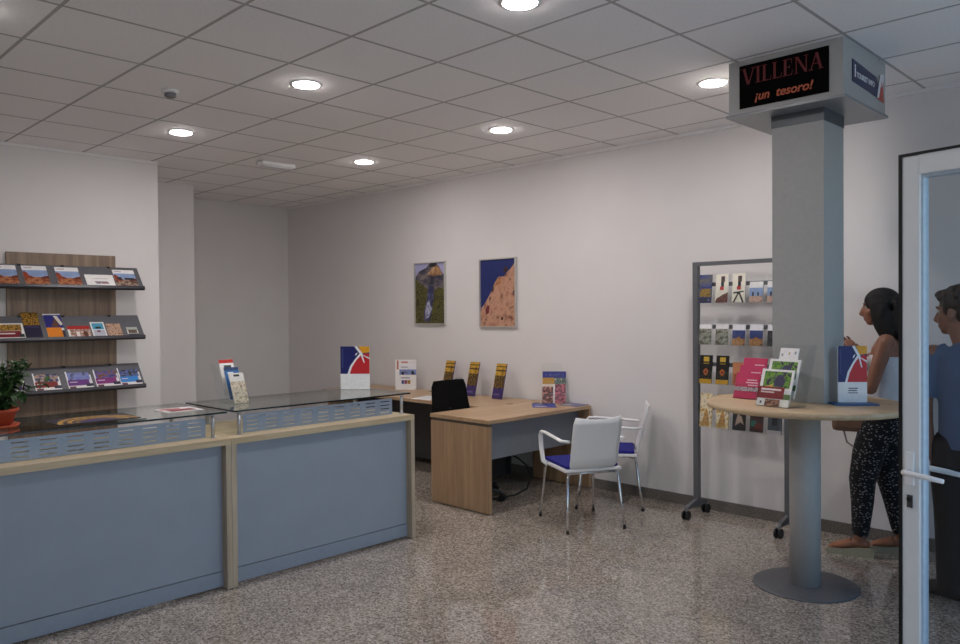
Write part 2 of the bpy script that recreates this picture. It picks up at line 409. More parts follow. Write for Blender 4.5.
on_shelf(py(115), z2, .12, .145, [(0, 0, 1, 1, PM(['4a2c22', 'a97c64', 'd3b49a', '7a3a2c'], 50.))], 'tan patterned leaflet on the middle wall shelf', G2)
on_shelf(py(133.5), z2, .095, .1, [(0, .6, 1, 1, 'b8c0b8'), (.1, .3, .9, .7, PM(['c07a4a', '3a5a4a', '8c2a2a'], 60.)), (0, 0, 1, .25, '34384a')], 'smallest leaflet, multicoloured, right end of the middle wall shelf', G2)
def cov_pic(c1, pic, strip='f4f2f4'):
    return [(.06, .48, .94, .93, pic), (.03, .18, .88, .5, c1), (.1, .36, .4, .4, 'e8e0ea'), (.05, .02, .3, .14, '6a3a4a'), (.72, .1, 1, .26, '2a2440'), (.0, .5, .06, 1, strip)]
pd = PM(['1a1a2c', '303458', 'c9b8a8', '2c2418'], 30., (1, 1, 2))
on_shelf(py(12), z3, .2, .2, cov_pic('5c2a66', pd), 'purple and white brochure behind the potted plant, bottom wall shelf', G3)
on_shelf(py(47), z3, .2, .185, cov_pic('8a1a1e', PM(['1c1c3a', '2c3a7a', 'c7a890', '30241c'], 22., (1, 1, 2))), 'dark red brochure right of the plant on the bottom wall shelf', G3)
on_shelf(py(79), z3, .2, .185, cov_pic('6e2a86', PM(['6a74c0', '8d96d4', '1c1c34'], 14.)), 'purple brochure with pale blue sky picture on the bottom wall shelf', G3)
on_shelf(py(107), z3, .2, .19, cov_pic('8a2a7c', PM(['4a2c22', '8a5a42', '5a5aa8', '2c1a18'], 22.)), 'magenta brochure with brown castle picture on the bottom wall shelf', G3)
on_shelf(py(131), z3, .185, .195, cov_pic('3a8ede', PM(['14180f', '3a3a2c', '6a7ac0', '1c1c14'], 26., (1, 1, 2))), 'bright blue brochure at the right end of the bottom wall shelf', G3)

# ------------------------------------------------------------------ reception counters
XC = -4.16; CZ = .869; GZ = 1.0
def slotted(b, x, y0, y1, z0, z1, groups, rows, sw, shh, m, th=.003):
    """sheet in a plane x = const with rows of real slots"""
    ys = [y0]; gp = (y1 - y0) / groups
    for g in range(groups):
        c = y0 + gp * (g + .5); ys += [c - sw / 2, c + sw / 2]
    ys.append(y1)
    zs = [z0]; zp = (z1 - z0) / (rows + .6)
    for r in range(rows):
        c = z0 + zp * (r + .8); zs += [c - shh / 2, c + shh / 2]
    zs.append(z1)
    for i in range(len(ys) - 1):
        if i % 2 == 0: b.box(x, x + th, ys[i], ys[i + 1], z0, z1, m)
        else:
            for j in range(0, len(zs) - 1, 2): b.box(x, x + th, ys[i], ys[i + 1], zs[j], zs[j + 1], m)
def counter(y0, y1, glass, label, blocks):
    t = thing('reception_counter', label, 'counter', (XC, (y0 + y1) / 2, 0), 0, 'matching reception counter units')
    yc = (y0 + y1) / 2; h = (y1 - y0) / 2
    B().box(-.71, 0, -h, h, CZ - .035, CZ, OAKY).build('counter_top', t)
    for sx in (-1, 1):
        B().box(-.69, 0, sx * h, sx * (h - .032), .004, CZ - .035, OAK).build('end_panel', t)
    B().box(-.075, -.055, -h + .032, h - .032, .1, CZ - .035, BLUEPANEL).build('front_panel', t)
    B().box(-.073, -.05, -h + .032, h - .032, .012, .096, M('939daa', .38, var=.03)).build('plinth', t)
    B().box(-.67, -.1, -h + .032, h - .032, .7, .72, BEECHY).build('inner_worktop', t)
    s = B(); slotted(s, -.123, blocks[0] - yc, blocks[1] - yc, CZ + .004, GZ - .016, 9, 4, .078, .0058, BLUEMETAL)
    s.build('perforated_screen', t)
    g0, g1 = glass
    for px, yy in [(-.105, g0 + .02), (-.105, g1 - .1), (-.66, g0 + .09), (-.66, g1 - .1)]:
        p = B(); p.cyl((px, yy - yc), .011, CZ, GZ, ALU, 16); p.cyl((px, yy - yc), .02, CZ, CZ + .004, ALU, 20); p.cyl((px, yy - yc), .019, GZ - .004, GZ, ALU, 20)
        p.build('glass_post', t)
    gl = B(); xa, xb = -.78, -.125; ya, yb = g0 - yc, g1 - yc; th = .01
    gl.face([(xa, ya, GZ + th), (xb, ya, GZ + th), (xb, yb, GZ + th), (xa, yb, GZ + th)], COUNTERGLASS)
    gl.face([(xa, yb, GZ), (xb, yb, GZ), (xb, ya, GZ), (xa, ya, GZ)], COUNTERGLASS)
    for p, q in (((xa, ya), (xb, ya)), ((xb, ya), (xb, yb)), ((xb, yb), (xa, yb)), ((xa, yb), (xa, ya))):
        gl.face([(*p, GZ), (*q, GZ), (*q, GZ + th), (*p, GZ + th)], GLASSEDGE)
    gl.build('glass_shelf', t, normals=False)
    return t
counter(.775, 2.154, (.83, 2.195), 'wood-edged blue-grey reception counter at left, potted plant on its glass', (.915, 2.057, False))
r = counter(2.156, 3.535, (2.24, 3.605), 'wood-edged blue-grey reception counter right of the joint, tall card stand on its glass', (2.293, 3.433, True))
GT = GZ + .01

# potted plant
t = thing('potted_plant', 'leafy green plant in a terracotta pot on the left counter glass', 'plant', (-4.56, 1.07, GT))
B().lathe((0, 0), [(.062, .012), (.07, .012), (.094, .082), (.104, .084), (.104, .1), (.093, .1), (.09, .085)], TERRA).build('pot', t)
B().lathe((0, 0), [(.08, 0), (.1, .004), (.108, .02), (.1, .02), (.07, .012)], TERRA).build('saucer', t)
B().cyl((0, 0), .09, .075, .088, SOIL).build('soil', t)
st = B(); fo = B()
for k in range(54):
    a = random.uniform(0, 2 * PI); R = random.uniform(.03, .28); H = random.uniform(.16, .39)
    if R > .19: H = random.uniform(.16, .33)
    p0 = Vector((.03 * math.cos(a), .03 * math.sin(a), .085)); p2 = Vector((R * math.cos(a), R * math.sin(a), H)); p1 = (p0 + p2) / 2 + Vector((0, 0, .06))
    pts = [p0.lerp(p1, u).lerp(p1.lerp(p2, u), u) for u in (0, .25, .5, .75, 1)]
    st.tube(pts, [.003, .0028, .0025, .002, .0012], M('33501f', .6), 6)
    for q in range(11):
        u = random.uniform(.25, 1); c = p0.lerp(p1, u).lerp(p1.lerp(p2, u), u)
        d = Vector((random.uniform(-1, 1), random.uniform(-1, 1), random.uniform(-.5, .7))).normalized()
        L = random.uniform(.035, .065); W = L * .28; s_ = d.cross(Vector((0, 0, 1))).normalized() if abs(d.z) < .95 else Vector((1, 0, 0)); n = s_.cross(d)
        A = [c, c + d * L * .3 + s_ * W, c + d * L * .7 + s_ * W * .7 - n * .004, c + d * L - n * .01, c + d * L * .7 - s_ * W * .7 - n * .004, c + d * L * .3 - s_ * W]
        mid = c + d * L * .5 - n * .006
        vs = [fo.bm.verts.new(v) for v in A]; vm = fo.bm.verts.new(mid); i = fo.mi(LEAF)
        for j in range(6):
            f = fo.bm.faces.new([vs[j], vs[(j + 1) % 6], vm]); f.material_index = i
st.build('stem', t); fo.build('foliage', t, normals=False)

# dark sheet with gold arcs, and a leaflet, on the left glass
arcs = [(0, 0, 1, 1, '1d1730'), (.3, .12, .75, .5, '3a2c66')]
for r0, r1, hx in ((.86, .98, 'a8761c'), (.66, .76, 'c08a26'), (.5, .56, '8a5a1a')):
    pl = [(.5 + .5 * r1 * math.cos(PI * k / 14), .04 + .9 * r1 * math.sin(PI * k / 14)) for k in range(15)] + [(.5 + .5 * r0 * math.cos(PI * k / 14), .04 + .9 * r0 * math.sin(PI * k / 14)) for k in range(14, -1, -1)]
    arcs.append((pl, PM(['5a3a10', hx, 'e0b850', hx], 30.)))
leaflet('arc_sheet', .42, .27, arcs, 'dark purple sheet with gold arcs lying on the left counter glass', 'arc_sheet', (-4.40, 1.53, GT + .003), PI / 2, PI / 2 - .001, None, .002, '1d1730')
# flat leaflet on the left glass
leaflet('leaflet', .22, .2, [(.02, .05, .98, .95, 'e9e3e3'), (.15, .1, .85, .55, '8a1d28'), (.05, .6, .6, .85, 'b05a5e'), (.65, .6, .95, .9, 'f4f2f2')], 'red and white leaflet lying flat on the left counter glass', 'leaflet', (-4.47, 2.03, GT + .004), PI / 2, PI / 2 - .001, None, .003)
# ------------------------------------------------------------------ acrylic stands
def tier_holder(name, label, loc, rz, w, h, tiers, dz, dy, group=None, lean=.22, back=None):
    """stepped clear acrylic holder; faces local -y"""
    t = thing(name, label, 'leaflet holder', loc, rz, group)
    D = dy * tiers + .03; th = .003
    b = B(); b.box(-w / 2, w / 2, -.005, D, 0, th, CLEAR)
    bk = back or h
    o = 0
    # sloping back plate and side cheeks
    tl = math.tan(lean)
    b.slab([(-w / 2, D, 0), (w / 2, D, 0), (w / 2, D + tl * bk, bk), (-w / 2, D + tl * bk, bk)], (0, .003, 0), CLEAR)
    for sx in (-1, 1):
        b.slab([(sx * w / 2, -.005, 0), (sx * w / 2, D, 0), (sx * w / 2, D + tl * bk, bk), (sx * w / 2, D + tl * bk - .05, bk), (sx * w / 2, -.005 + .02, h * .33)], (-sx * .003, 0, 0), CLEAR)
    b.build('holder', t)
    for k in range(tiers):
        y = k * dy; z = k * dz
        f = B(); f.slab([(-w / 2 + .003, y, z + th), (w / 2 - .003, y, z + th), (w / 2 - .003, y + tl * .09, z + .09), (-w / 2 + .003, y + tl * .09, z + .09)], (0, .002, 0), CLEAR)
        f.build('pocket_front', t)
    return t
def card_stand(name, label, loc, rz, w, h, blocks, parent_extra=None, tray=None, cat='display card'):
    t = thing(name, label, cat, loc, rz)
    b = B(); b.box(-w / 2, w / 2, -.002, .05, 0, .003, CLEAR); b.box(-w / 2, w / 2, .0085, .011, .003, h, CLEAR); b.build('holder', t)
    c = B(); c.box(-w / 2 + .002, w / 2 - .002, .002, .008, .003, h, PAPER)
    for k, bl in enumerate(blocks):
        m = bl[-1] if not isinstance(bl[-1], str) else M(bl[-1], .4)
        if len(bl) == 5: x0, y0, x1, y1 = bl[:4]; pts = [(x0, y0), (x1, y0), (x1, y1), (x0, y1)]
        else: pts = bl[0]
        c.slab([(-w / 2 + .002 + u * (w - .004), .002 - .00025 * k, .003 + v * (h - .003)) for u, v in pts], (0, -.0002, 0), m)
    c.build('card', t)
    return t
SAIL = [(0, .36, 1, 1, '1a2066'), ([(.62, 1), (1, 1), (1, .86), (.74, .84)], 'e6a21e'), ([(.3, .36), (1, .36), (1, .82), (.86, .84), (.66, .76), (.46, .6)], 'c8202a'),
        ([(.24, .36), (.32, .36), (.4, .52), (.55, .68), (.72, .8), (.66, .83), (.5, .7), (.33, .54)], 'efeff4'), ([(.48, 1), (.58, 1), (.78, .82), (.72, .78)], 'efeff4'),
        ([(.72, .8), (.78, .8), (1, .7), (1, .74)], 'efeff4'), ([(.7, .8), (.76, .8), (.84, .62), (.8, .62)], 'efeff4'), ([(.5, .78), (.56, .8), (.6, .86), (.53, .83)], 'efeff4'), (.05, .5, .1, .95, '3a447c'), (0, 0, 1, .36, 'f0f0f2')]
card_stand('display_card', 'tall card, blue, yellow and red over white, standing on the right counter glass', (-4.765, 3.47, GT), math.radians(40), .225, .325, SAIL)
h = tier_holder('leaflet_holder', 'clear stepped leaflet holder at the left end of the right counter glass', (-4.585, 2.455, GT), PI / 2, .115, .17, 3, .02, .06, None, .4, .24)
GH = 'leaflets in the holder on the right counter glass'
def in_tier(hold, k, dz, dy, lw, lh, blocks, label, group, lean, bg='f2f0ee', th=.006, dxx=0., cat='leaflet'):
    rz = hold.rotation_euler.z; loc = hold.location
    p = loc + Matrix.Rotation(rz, 3, 'Z') @ Vector((dxx, k * dy + .005, k * dz + .004))
    return leaflet('leaflet', lw, lh, blocks, label, cat, p, rz, lean, group, th, bg)
in_tier(h, 0, .02, .06, .1, .205, [(0, 0, 1, 1, PM(['6a6050', 'b0a088', 'd9cdb8', '8c7c66'], 40.)), (0, .72, 1, 1, 'e0dcd4'), (.3, .88, .7, .95, '2c2c2c')], 'beige leaflet at the front of the holder on the right counter', GH, .4)
in_tier(h, 1, .02, .06, .1, .22, [(0, 0, 1, 1, '2a6aa8'), (.2, .6, .6, .85, 'e8eef2'), (0, .9, 1, 1, '1c3a6a')], 'blue leaflet in the middle of the holder on the right counter', GH, .4)
in_tier(h, 2, .02, .06, .1, .25, [(0, .9, 1, 1, 'c4281e'), (.3, .76, .8, .84, '2c3c3a'), (.2, .3, .8, .6, 'd5d9de')], 'white leaflet with a red top edge at the back of the counter holder', GH, .4)

# ------------------------------------------------------------------ desks
DT = .74
d = thing('desk', 'light wood desk with grey modesty panel beside the white visitor chair', 'desk', (-4.53, 4.315, 0))
B().box(-.345, .34, 0, 1.318, DT - .03, DT, BEECHY, bevel=.002).build('desk_top', d)
B().box(-.335, .335, .003, .034, DT - .052, DT - .03, DARKEDGE).build('spacer', d)
B().box(-.335, .34, .0, .03, .008, DT - .052, BEECH).build('leg_panel', d)
B().box(-.325, .34, 1.288, 1.318, .008, DT - .03, BEECH).build('leg_panel', d)
B().box(.2, .218, .03, 1.288, .40, DT - .03, MODESTY).build('modesty_panel', d)
g = B(); g.cyl((-.14, 1.12), .03, DT, DT + .003, BLACKPL, 24); g.build('cable_grommet', d)
g = B(); g.cyl((-.28, .92), .03, DT, DT + .003, M('8a6a50', .5), 24); g.build('cable_grommet', d)
d = thing('desk', 'light wood desk along the back wall, above the dark panel, behind the counter', 'desk', (-6.1, 5.27, 0))
B().box(-1.24, 1.223, -.36, .36, DT - .03, DT, BEECHX, bevel=.002).build('desk_top', d)
B().box(-1.2, -1.17, -.33, .34, .008, DT - .03, BEECH).build('leg_panel', d)
B().box(-1.17, 1.2, .06, .08, .06, DT - .03, DARKGREY).build('modesty_panel', d)
B().box(.7, 1.15, -.25, .05, .06, DT - .08, M('3a3a3c', .5)).build('pedestal', d)
g = B(); g.cyl((-.1, .25), .03, DT, DT + .003, BLACKPL, 24); g.build('cable_grommet', d)
# cable under the desk
cb = B(); pts = []
for i in range(21):
    u = i / 20; a = -PI * .5 + u * 1.35 * PI
    pts.append((-4.62 + .03 * math.sin(4 * u), 4.98 + .2 * math.cos(a), .27 + .22 * math.sin(a) if u > .25 else .05 + u * .02))
pts = [(-4.34, 4.70, .42), (-4.34, 4.82, .36), (-4.34, 4.93, .28), (-4.34, 4.98, .18), (-4.36, 4.95, .08), (-4.42, 4.86, .03), (-4.5, 4.74, .012), (-4.58, 4.6, .008), (-4.66, 4.5, .008)]
tag(cb.tube(pts, .008, BLACK, 8).build('cable'), 'black cable looping down under the light wood desk', 'cable')

# items on the desks
card_stand('display_card', 'white card stand with small landscape picture on the back desk', (-6.53, 5.43, DT), math.radians(38), .235, .33,
           [(.22, .86, .98, .98, 'e8e6e6'), (.08, .68, .16, .98, 'c06a5a'), (.3, .9, .6, .94, 'c04a3a'), (.22, .7, .98, .82, 'eceaf0'), (.28, .74, .6, .77, 'a8a0a8'), (.2, .5, 1, .68, PM(['5a6aa8', '8d9ccc', '3a3a5a'], 18.)), (.3, .5, .42, .6, '221c24'), (.78, .5, .9, .62, '221c24'), (.28, .38, .7, .42, 'a8a8c0'), (.3, .2, .42, .32, '4a4a8c'), (.44, .2, .56, .32, '8a3a5a'), (.58, .2, .72, .32, 'b0823a')])
leaflet('sheet_of_paper', .21, .297, [(.1, .2, .9, .8, 'd9dce4')], 'white sheet of paper on the back desk behind the black chair', 'paper', (-5.72, 4.93, DT + .002), .3, PI / 2 - .001, None, .0015)
GG = 'gold and purple booklets on the back desk'
for (x, yb, l, rz) in [(-5.93, 5.47, 'leftmost gold and purple booklet, partly behind the black chair', .05), (-5.56, 5.46, 'middle one of three gold and purple booklets on the back desk', .05), (-5.17, 5.44, 'rightmost of three gold and purple booklets on the back desk', .05)]:
    t = thing('booklet_stand', 'clear acrylic stand under the ' + {-5.93: 'leftmost', -5.56: 'middle', -5.17: 'rightmost'}[x] + ' gold and purple booklet', 'leaflet holder', (x, yb, DT), rz, 'acrylic stands of the gold booklets')
    b = B(); b.box(-.055, .055, -.012, .1, 0, .003, CLEAR); b.slab([(-.055, .012, .003), (.055, .012, .003), (.055, .09, .32), (-.055, .09, .32)], (0, .003, 0), CLEAR)
    b.box(-.055, .055, -.012, -.009, .003, .06, CLEAR); b.build('holder', t)
    p = Vector((x, yb, DT + .0045)) + Matrix.Rotation(rz, 3, 'Z') @ Vector((0, -.006, 0))
    leaflet('booklet', .125, .345, [(0, .0, 1, .3, '3c2a66'), (0, .3, 1, .68, PM(['140c08', '3a2210', '1c120c', 'b08a3c', '20140e'], 70.)), (0, .66, 1, 1, PM(['5a3c10', 'b98a26', 'd9b048', '3a2610'], 22., (1, 1, 2.5))), (.0, .78, 1, .82, '3c2812'), (.0, .9, 1, .93, '4a3012'), (.15, .1, .7, .14, '6a5a9a')], l, 'booklet', p, rz, .25, GG, .012, '3c2a66')
h = tier_holder('leaflet_holder', 'clear holder full of colourful leaflets at the wall end of the desk', (-4.525, 5.525, DT), math.radians(36), .235, .34, 1, .02, .05, None, .1, .36)
in_tier(h, 0, 0, 0, .1, .2, [(0, 0, 1, 1, PM(['e8dcd4', 'c07a6a', '3a2c34', 'b0a098'], 30.)), (0, .75, 1, 1, 'e8d8c8')], 'cream picture leaflet, left in front of the desk-end leaflet holder', 'leaflets in the desk-end holder', .1, dxx=-.06)
in_tier(h, 0, 0, 0, .1, .205, [(0, 0, 1, 1, PM(['c04a5a', 'd98a94', '5a2c44', 'e0b0b4'], 30.))], 'red-pink picture leaflet, right in front of the desk-end leaflet holder', 'leaflets in the desk-end holder', .1, dxx=.055)
in_tier(h, 0, .02, .03, .215, .29, [(0, .8, 1, 1, '3a3c8c'), (0, .6, .5, .8, 'c89a4a'), (.5, .6, 1, .8, PM(['8aa09a', '4a5a54', 'c0c4b8'], 40.)), (.1, .84, .9, .94, PM(['6a70b8', '2a2c6a'], 40.))], 'blue-topped brochure at the back of the desk-end leaflet holder', 'leaflets in the desk-end holder', .1)
bl_ = [(0, 0, 1, 1, '2a3a9a'), (.1, .55, .9, .95, PM(['3a5ac0', '1c2470', '6a8ad0'], 12.)), (.1, .1, .6, .3, 'c8c4cc')]
leaflet('magazine', .21, .28, bl_, 'dark blue magazine lying near the desk-end leaflet holder', 'magazine', (-4.40, 5.24, DT + .003), .75, PI / 2 - .001, None, .003, '2a3a9a')
leaflet('magazine', .21, .25, [(0, 0, 1, 1, '5a5a86'), (.1, .5, .9, .9, PM(['8a8aa8', '3a3a70', 'b8a8a8'], 14.)), (.1, .1, .5, .3, 'c8b8a0')], 'grey-blue magazine at the very corner of the desk', 'magazine', (-4.315, 5.455, DT + .003), .1, PI / 2 - .001, None, .003, '5a5a86')

# ------------------------------------------------------------------ office chair
t = thing('office_chair', 'black office chair behind the light wood desk', 'office chair', (-4.72, 4.63, 0), math.radians(-90))
# local: faces +y (towards the desk), back at -y
s = B(); s.box(-.23, .23, -.2, .22, .44, .5, BLACKMESH, bevel=.02); s.build('seat', t)
pts = []
b = B(); W0, W1 = .225, .19
n = 8
front = []; backv = []
for j in range(n + 1):
    u = j / n; z = .58 + .41 * u; wv = W0 + (W1 - W0) * u
    if u > .93: wv -= .02
    yy = -.16 - .09 * u - .02 * math.sin(PI * u)
    front.append([(sx * wv, yy - .03 * (1 - abs(sx)) , z) for sx in (-1, -.6, 0, .6, 1)])
i = b.mi(BLACKMESH)
def grid(rows, off):
    return [[b.bm.verts.new((p[0], p[1] + off, p[2])) for p in r] for r in rows]
A = grid(front, 0); C_ = grid(front, -.025)
for j in range(n):
    for k in range(4):
        b.bm.faces.new([A[j][k], A[j][k + 1], A[j + 1][k + 1], A[j + 1][k]]); b.bm.faces.new([C_[j][k], C_[j + 1][k], C_[j + 1][k + 1], C_[j][k + 1]])
for j in range(n):
    for k in (0, 4): b.bm.faces.new([A[j][k], A[j + 1][k], C_[j + 1][k], C_[j][k]])
for k in range(4):
    for j in (0, n): b.bm.faces.new([A[j][k], A[j][k + 1], C_[j][k + 1], C_[j][k]])
b.build('backrest', t)
b = B(); b.tube([(0, -.1, .43), (0, -.24, .46), (0, -.26, .62), (0, -.255, .75)], [(.03, .012)] * 4, BLACKPL, 10, side=(1, 0, 0)); b.build('back_support', t)
b = B(); b.cyl((0, 0), .028, .1, .3, BLACKPL, 16); b.cyl((0, 0), .018, .3, .44, M('55555a', .3, .8), 16); b.build('gas_column', t)
for k in range(5):
    a = 2 * PI * k / 5 + math.radians(108); dx, dy = math.cos(a), math.sin(a)
    b = B(); b.tube([(.02 * dx, .02 * dy, .115), (.16 * dx, .16 * dy, .1), (.3 * dx, .3 * dy, .075)], [(.018, .028), (.016, .024), (.012, .016)], BLACKPL, 10, side=(0, 0, 1)); o = b.build('base_arm', t)
    b = B()
    for sg in (-1, 1):
        c0 = Vector((.3 * dx, .3 * dy, .03)) + Vector((-dy, dx, 0)) * sg * .014
        b.tube([c0 - Vector((-dy, dx, 0)) * .008, c0 + Vector((-dy, dx, 0)) * .008], .03, BLACKPL, 16)
    b.build('caster', o)

# ------------------------------------------------------------------ visitor chairs
def visitor_chair(label, loc, rz):
    t = thing('visitor_chair', label, 'chair', loc, rz, 'white visitor chairs with blue seats')
    # local: faces +y; feet at (+-.23, +-.26)
    s = B()
    for zz, m in ((.425, WHITEPL),):
        s.box(-.225, .225, -.22, .235, .425, .447, WHITEPL, bevel=.009)
    s.build('seat_shell', t)
    s = B(); s.box(-.205, .205, -.2, .225, .447, .472, BLUEFAB, bevel=.01); s.build('seat_pad', t)
    # backrest: gently curved shell
    b = B(); i = b.mi(WHITEPL); nz, nx = 10, 10; A = []; C_ = []
    for j in range(nz + 1):
        u = j / nz; z = .445 + .37 * u; row = []; row2 = []
        wv = .186 + .004 * u - (.014 if j in (0, nz) else 0)
        for k in range(nx + 1):
            q = -1 + 2 * k / nx
            y = -.215 - .085 * u ** 1.2 - .02 * (1 - q * q) - .0
            if u < .12: y += .03 * (1 - u / .12)
            zc = z + (.02 * q * q if j == nz else 0)
            row.append(b.bm.verts.new((q * wv, y, zc))); row2.append(b.bm.verts.new((q * wv, y - .01, zc)))
        A.append(row); C_.append(row2)
    for j in range(nz):
        for k in range(nx):
            f = b.bm.faces.new([A[j][k], A[j][k + 1], A[j + 1][k + 1], A[j + 1][k]]); f.smooth = True
            f = b.bm.faces.new([C_[j][k], C_[j + 1][k], C_[j + 1][k + 1], C_[j][k + 1]]); f.smooth = True
    for j in range(nz):
        for k in (0, nx): b.bm.faces.new([A[j][k], A[j + 1][k], C_[j + 1][k], C_[j][k]])
    for k in range(nx):
        for j in (0, nz): b.bm.faces.new([A[j][k], A[j][k + 1], C_[j][k + 1], C_[j][k]])
    b.build('backrest', t)
    for sx in (-1, 1):
        b = B(); X = sx * .245
        b.tube([(sx * .205, -.25, .655), (X, -.2, .655), (X, -.05, .665), (X, .1, .675), (X, .17, .672), (X, .195, .645), (X, .185, .56), (X - sx * .005, .16, .45), (sx * .215, .13, .432)],
               [(.011, .016)] * 4 + [(.012, .018)] * 3 + [(.011, .018), (.01, .02)], WHITEPL, 10)
        b.build('armrest', t)
    for sx in (-1, 1):
        for sy in (-1, 1):
            b = B(); b.tube([(sx * .14, sy * .15, .418), (sx * .185, sy * .195, .414), (sx * .2, sy * .213, .39), (sx * .212, sy * .235, .2), (sx * .225, sy * .262, .012)], .0105, CHROME, 12)
            o = b.build('leg', t)
            c = B(); c.tube([(sx * .2242, sy * .2606, .02), (sx * .226, sy * .2635, 0)], [.0122, .0125], BLACKPL, 12); c.build('foot_cap', o)
    b = B()
    for sx in (-1, 1): b.tube([(sx * .14, -.16, .416), (sx * .14, .16, .416)], .009, CHROME, 10)
    b.tube([(-.185, -.2, .414), (.185, -.2, .414)], .009, CHROME, 10); b.build('underframe', t)
    return t
visitor_chair('white plastic armchair with blue seat and chrome legs, its back to the camera', (-3.56, 4.655, 0), math.radians(62))
visitor_chair('white armchair with blue seat seen edge-on beside the wall, behind the nearer white chair', (-3.745, 5.28, 0), math.radians(125))

# ------------------------------------------------------------------ leaflet rack on casters
RX0, RX1, RY, RH = -3.045, -2.29, 5.42, 1.955
t = thing('leaflet_rack', 'tall grey metal rack of clear leaflet pockets on casters by the wall', 'leaflet rack', ((RX0 + RX1) / 2, RY, 0))
hw = (RX1 - RX0) / 2
for sx in (-1, 1):
    B().box(sx * hw, sx * (hw - .042), -.022, .022, .12, RH, GREYDARK, bevel=.003).build('post', t)
    f = B(); f.slab([(sx * hw - sx * .034, -.17, .075), (sx * hw - sx * .034, -.15, .1), (sx * hw - sx * .034, -.03, .13), (sx * hw - sx * .034, .03, .13), (sx * hw - sx * .034, .12, .1), (sx * hw - sx * .034, .14, .075)], (sx * .026, 0, 0), GREYDARK)
    o = f.build('foot_bar', t)
    for yy in (-.165, .135):
        w_ = B(); X = sx * hw - sx * .021
        for q in (-.016, .016): w_.tube([(X + q - .007, yy, .034), (X + q + .007, yy, .034)], .034, BLACKPL, 20)
        w_.cyl((X, yy), .008, .03, .085, M('77777b', .4, .8), 10); w_.build('caster', o)
B().box(-hw + .042, hw - .042, -.02, .02, RH - .03, RH - .001, GREYDARK).build('top_bar', t)
rows = [(1.641, .155, .125), (1.325, .15, .09), (1.03, .16, .1), (.70, .16, .1)]
cxs = [-3.0 + .066 + .134 * k - (RX0 + RX1) / 2 for k in range(5)]
for z0, hrail, ph in rows:
    r_ = B(); r_.box(-hw + .042, hw - .042, .002, .014, z0 + hrail - .03, z0 + hrail, GREYDARK); r_.build('rail', t)
    for cx in cxs:
        p = B(); a, bq = cx - .059, cx + .059
        p.box(a, bq, -.045, .0, z0 - .004, z0 - .001, CLEAR); p.box(a, bq, -.045, -.0425, z0 - .001, z0 + ph, CLEAR); p.box(a, bq, -.003, 0, z0 - .001, z0 + hrail + .04, CLEAR)
        p.box(a, a + .002, -.0425, -.003, z0 - .001, z0 + ph * .9, CLEAR); p.box(bq - .002, bq, -.0425, -.003, z0 - .001, z0 + ph * .9, CLEAR)
        p.build('pocket', t)
def rk(r, k, h, blocks, label, bg='f2f0ee', w=.1):
    cx = cxs[k] + (RX0 + RX1) / 2; z0 = rows[r][0]
    leaflet('leaflet', w, h, blocks, label, 'leaflet', (cx, RY - .036, z0 + .0003), 0, .11, 'leaflets in row %s of the caster rack' % ('one', 'two', 'three', 'four')[r], .008, bg)
trees = PM(['2a2320', '5a3028', '7a4a3c', '3a2420'], 30., (1, 1, 3))
c_nav = [(0, .2, 1, 1, PM(['20285c', '3a4688', '6a6a5c', 'b0904a'], 9., (1, 1, 1.5))), (.1, .22, .9, .5, PM(['6a5220', 'b08a3a', '3a2c18'], 40.)), (.1, .05, .3, .14, '3a3a3a'), (.42, .04, .6, .16, '222'*2), (.75, .06, .85, .13, '888888')]
c_vil = [(0, 0, 1, 1, 'efe9d8'), (.42, .72, .72, .92, '4a3a34'), (.42, .56, .66, .72, '1d1f2c'), (.36, .44, .66, .56, 'b8221e')]
c_sky = [(0, .68, 1, 1, 'f2f0f0'), (0, .3, 1, .7, SKYP), (.2, .3, .34, .5, '2c3040'), (.6, .3, .72, .48, '2c3040'), (0, 0, 1, .3, PM(['a07a64', 'd0b0a0', '8a5a48'], 40.))]
rk(0, 0, .215, c_nav, 'navy and gold leaflet, first in the top row of the caster rack', '20285c')
rk(0, 1, .215, c_vil + [([(0, 0), (1, 0), (1, .36), (.6, .28), (.1, .14)], trees)], 'cream leaflet with brown roof picture in the top row of the rack')
rk(0, 2, .215, c_vil + [([(.05, 0), (.2, 0), (.52, .3), (.8, 0), (.95, 0), (.62, .34), (.9, .36), (.9, .4), (.1, .36), (.1, .3), (.42, .32)], '2c2420')], 'cream leaflet with dark branching shape in the top row of the rack')
rk(0, 3, .15, c_sky, 'shorter pale-sky leaflet, fourth in the top row of the rack')
rk(0, 4, .15, c_sky, 'pale-sky leaflet in the top row of the rack, cut off by the totem column')
c_r2 = [(0, .78, 1, 1, 'f2f0f0'), (0, 0, 1, .78, PM(['2c3428', '6a6a58', 'a8a89c', '4a4a3c'], 28.))]
c_r2b = [(0, .72, 1, 1, 'eeeef2'), (0, .3, 1, .72, '33427c'), (0, 0, 1, .32, PM(['7a4a2c', 'c09060', '3a2418'], 40.)), ([(.2, .3), (.8, .3), (.5, .42)], 'a8703c')]
rk(1, 0, .155, c_r2, 'grey-green landscape leaflet, first in the second row of the rack')
rk(1, 1, .155, c_r2, 'grey-green landscape leaflet, second in the second row of the rack')
rk(1, 2, .155, c_r2b, 'blue castle leaflet, third in the second row of the rack')
rk(1, 3, .155, c_r2b, 'blue castle leaflet, fourth in the second row of the rack')
rk(1, 4, .155, [(0, .72, 1, 1, 'eeeef2'), (0, 0, 1, .72, '34363c')], 'white and dark grey leaflet at the column end of the second rack row')
c_blk = [(0, 0, 1, 1, '0f0d0d'), (0, 0, 1, .16, 'd3a01e'), (.3, .7, .75, .94, 'd3b03e'), (.3, .72, .75, .78, '3a2c10'), ([(.3, .45), (.5, .54), (.72, .46), (.66, .34), (.5, .28), (.36, .34)], 'b8641e'), (.42, .36, .6, .46, '7a1c14')]
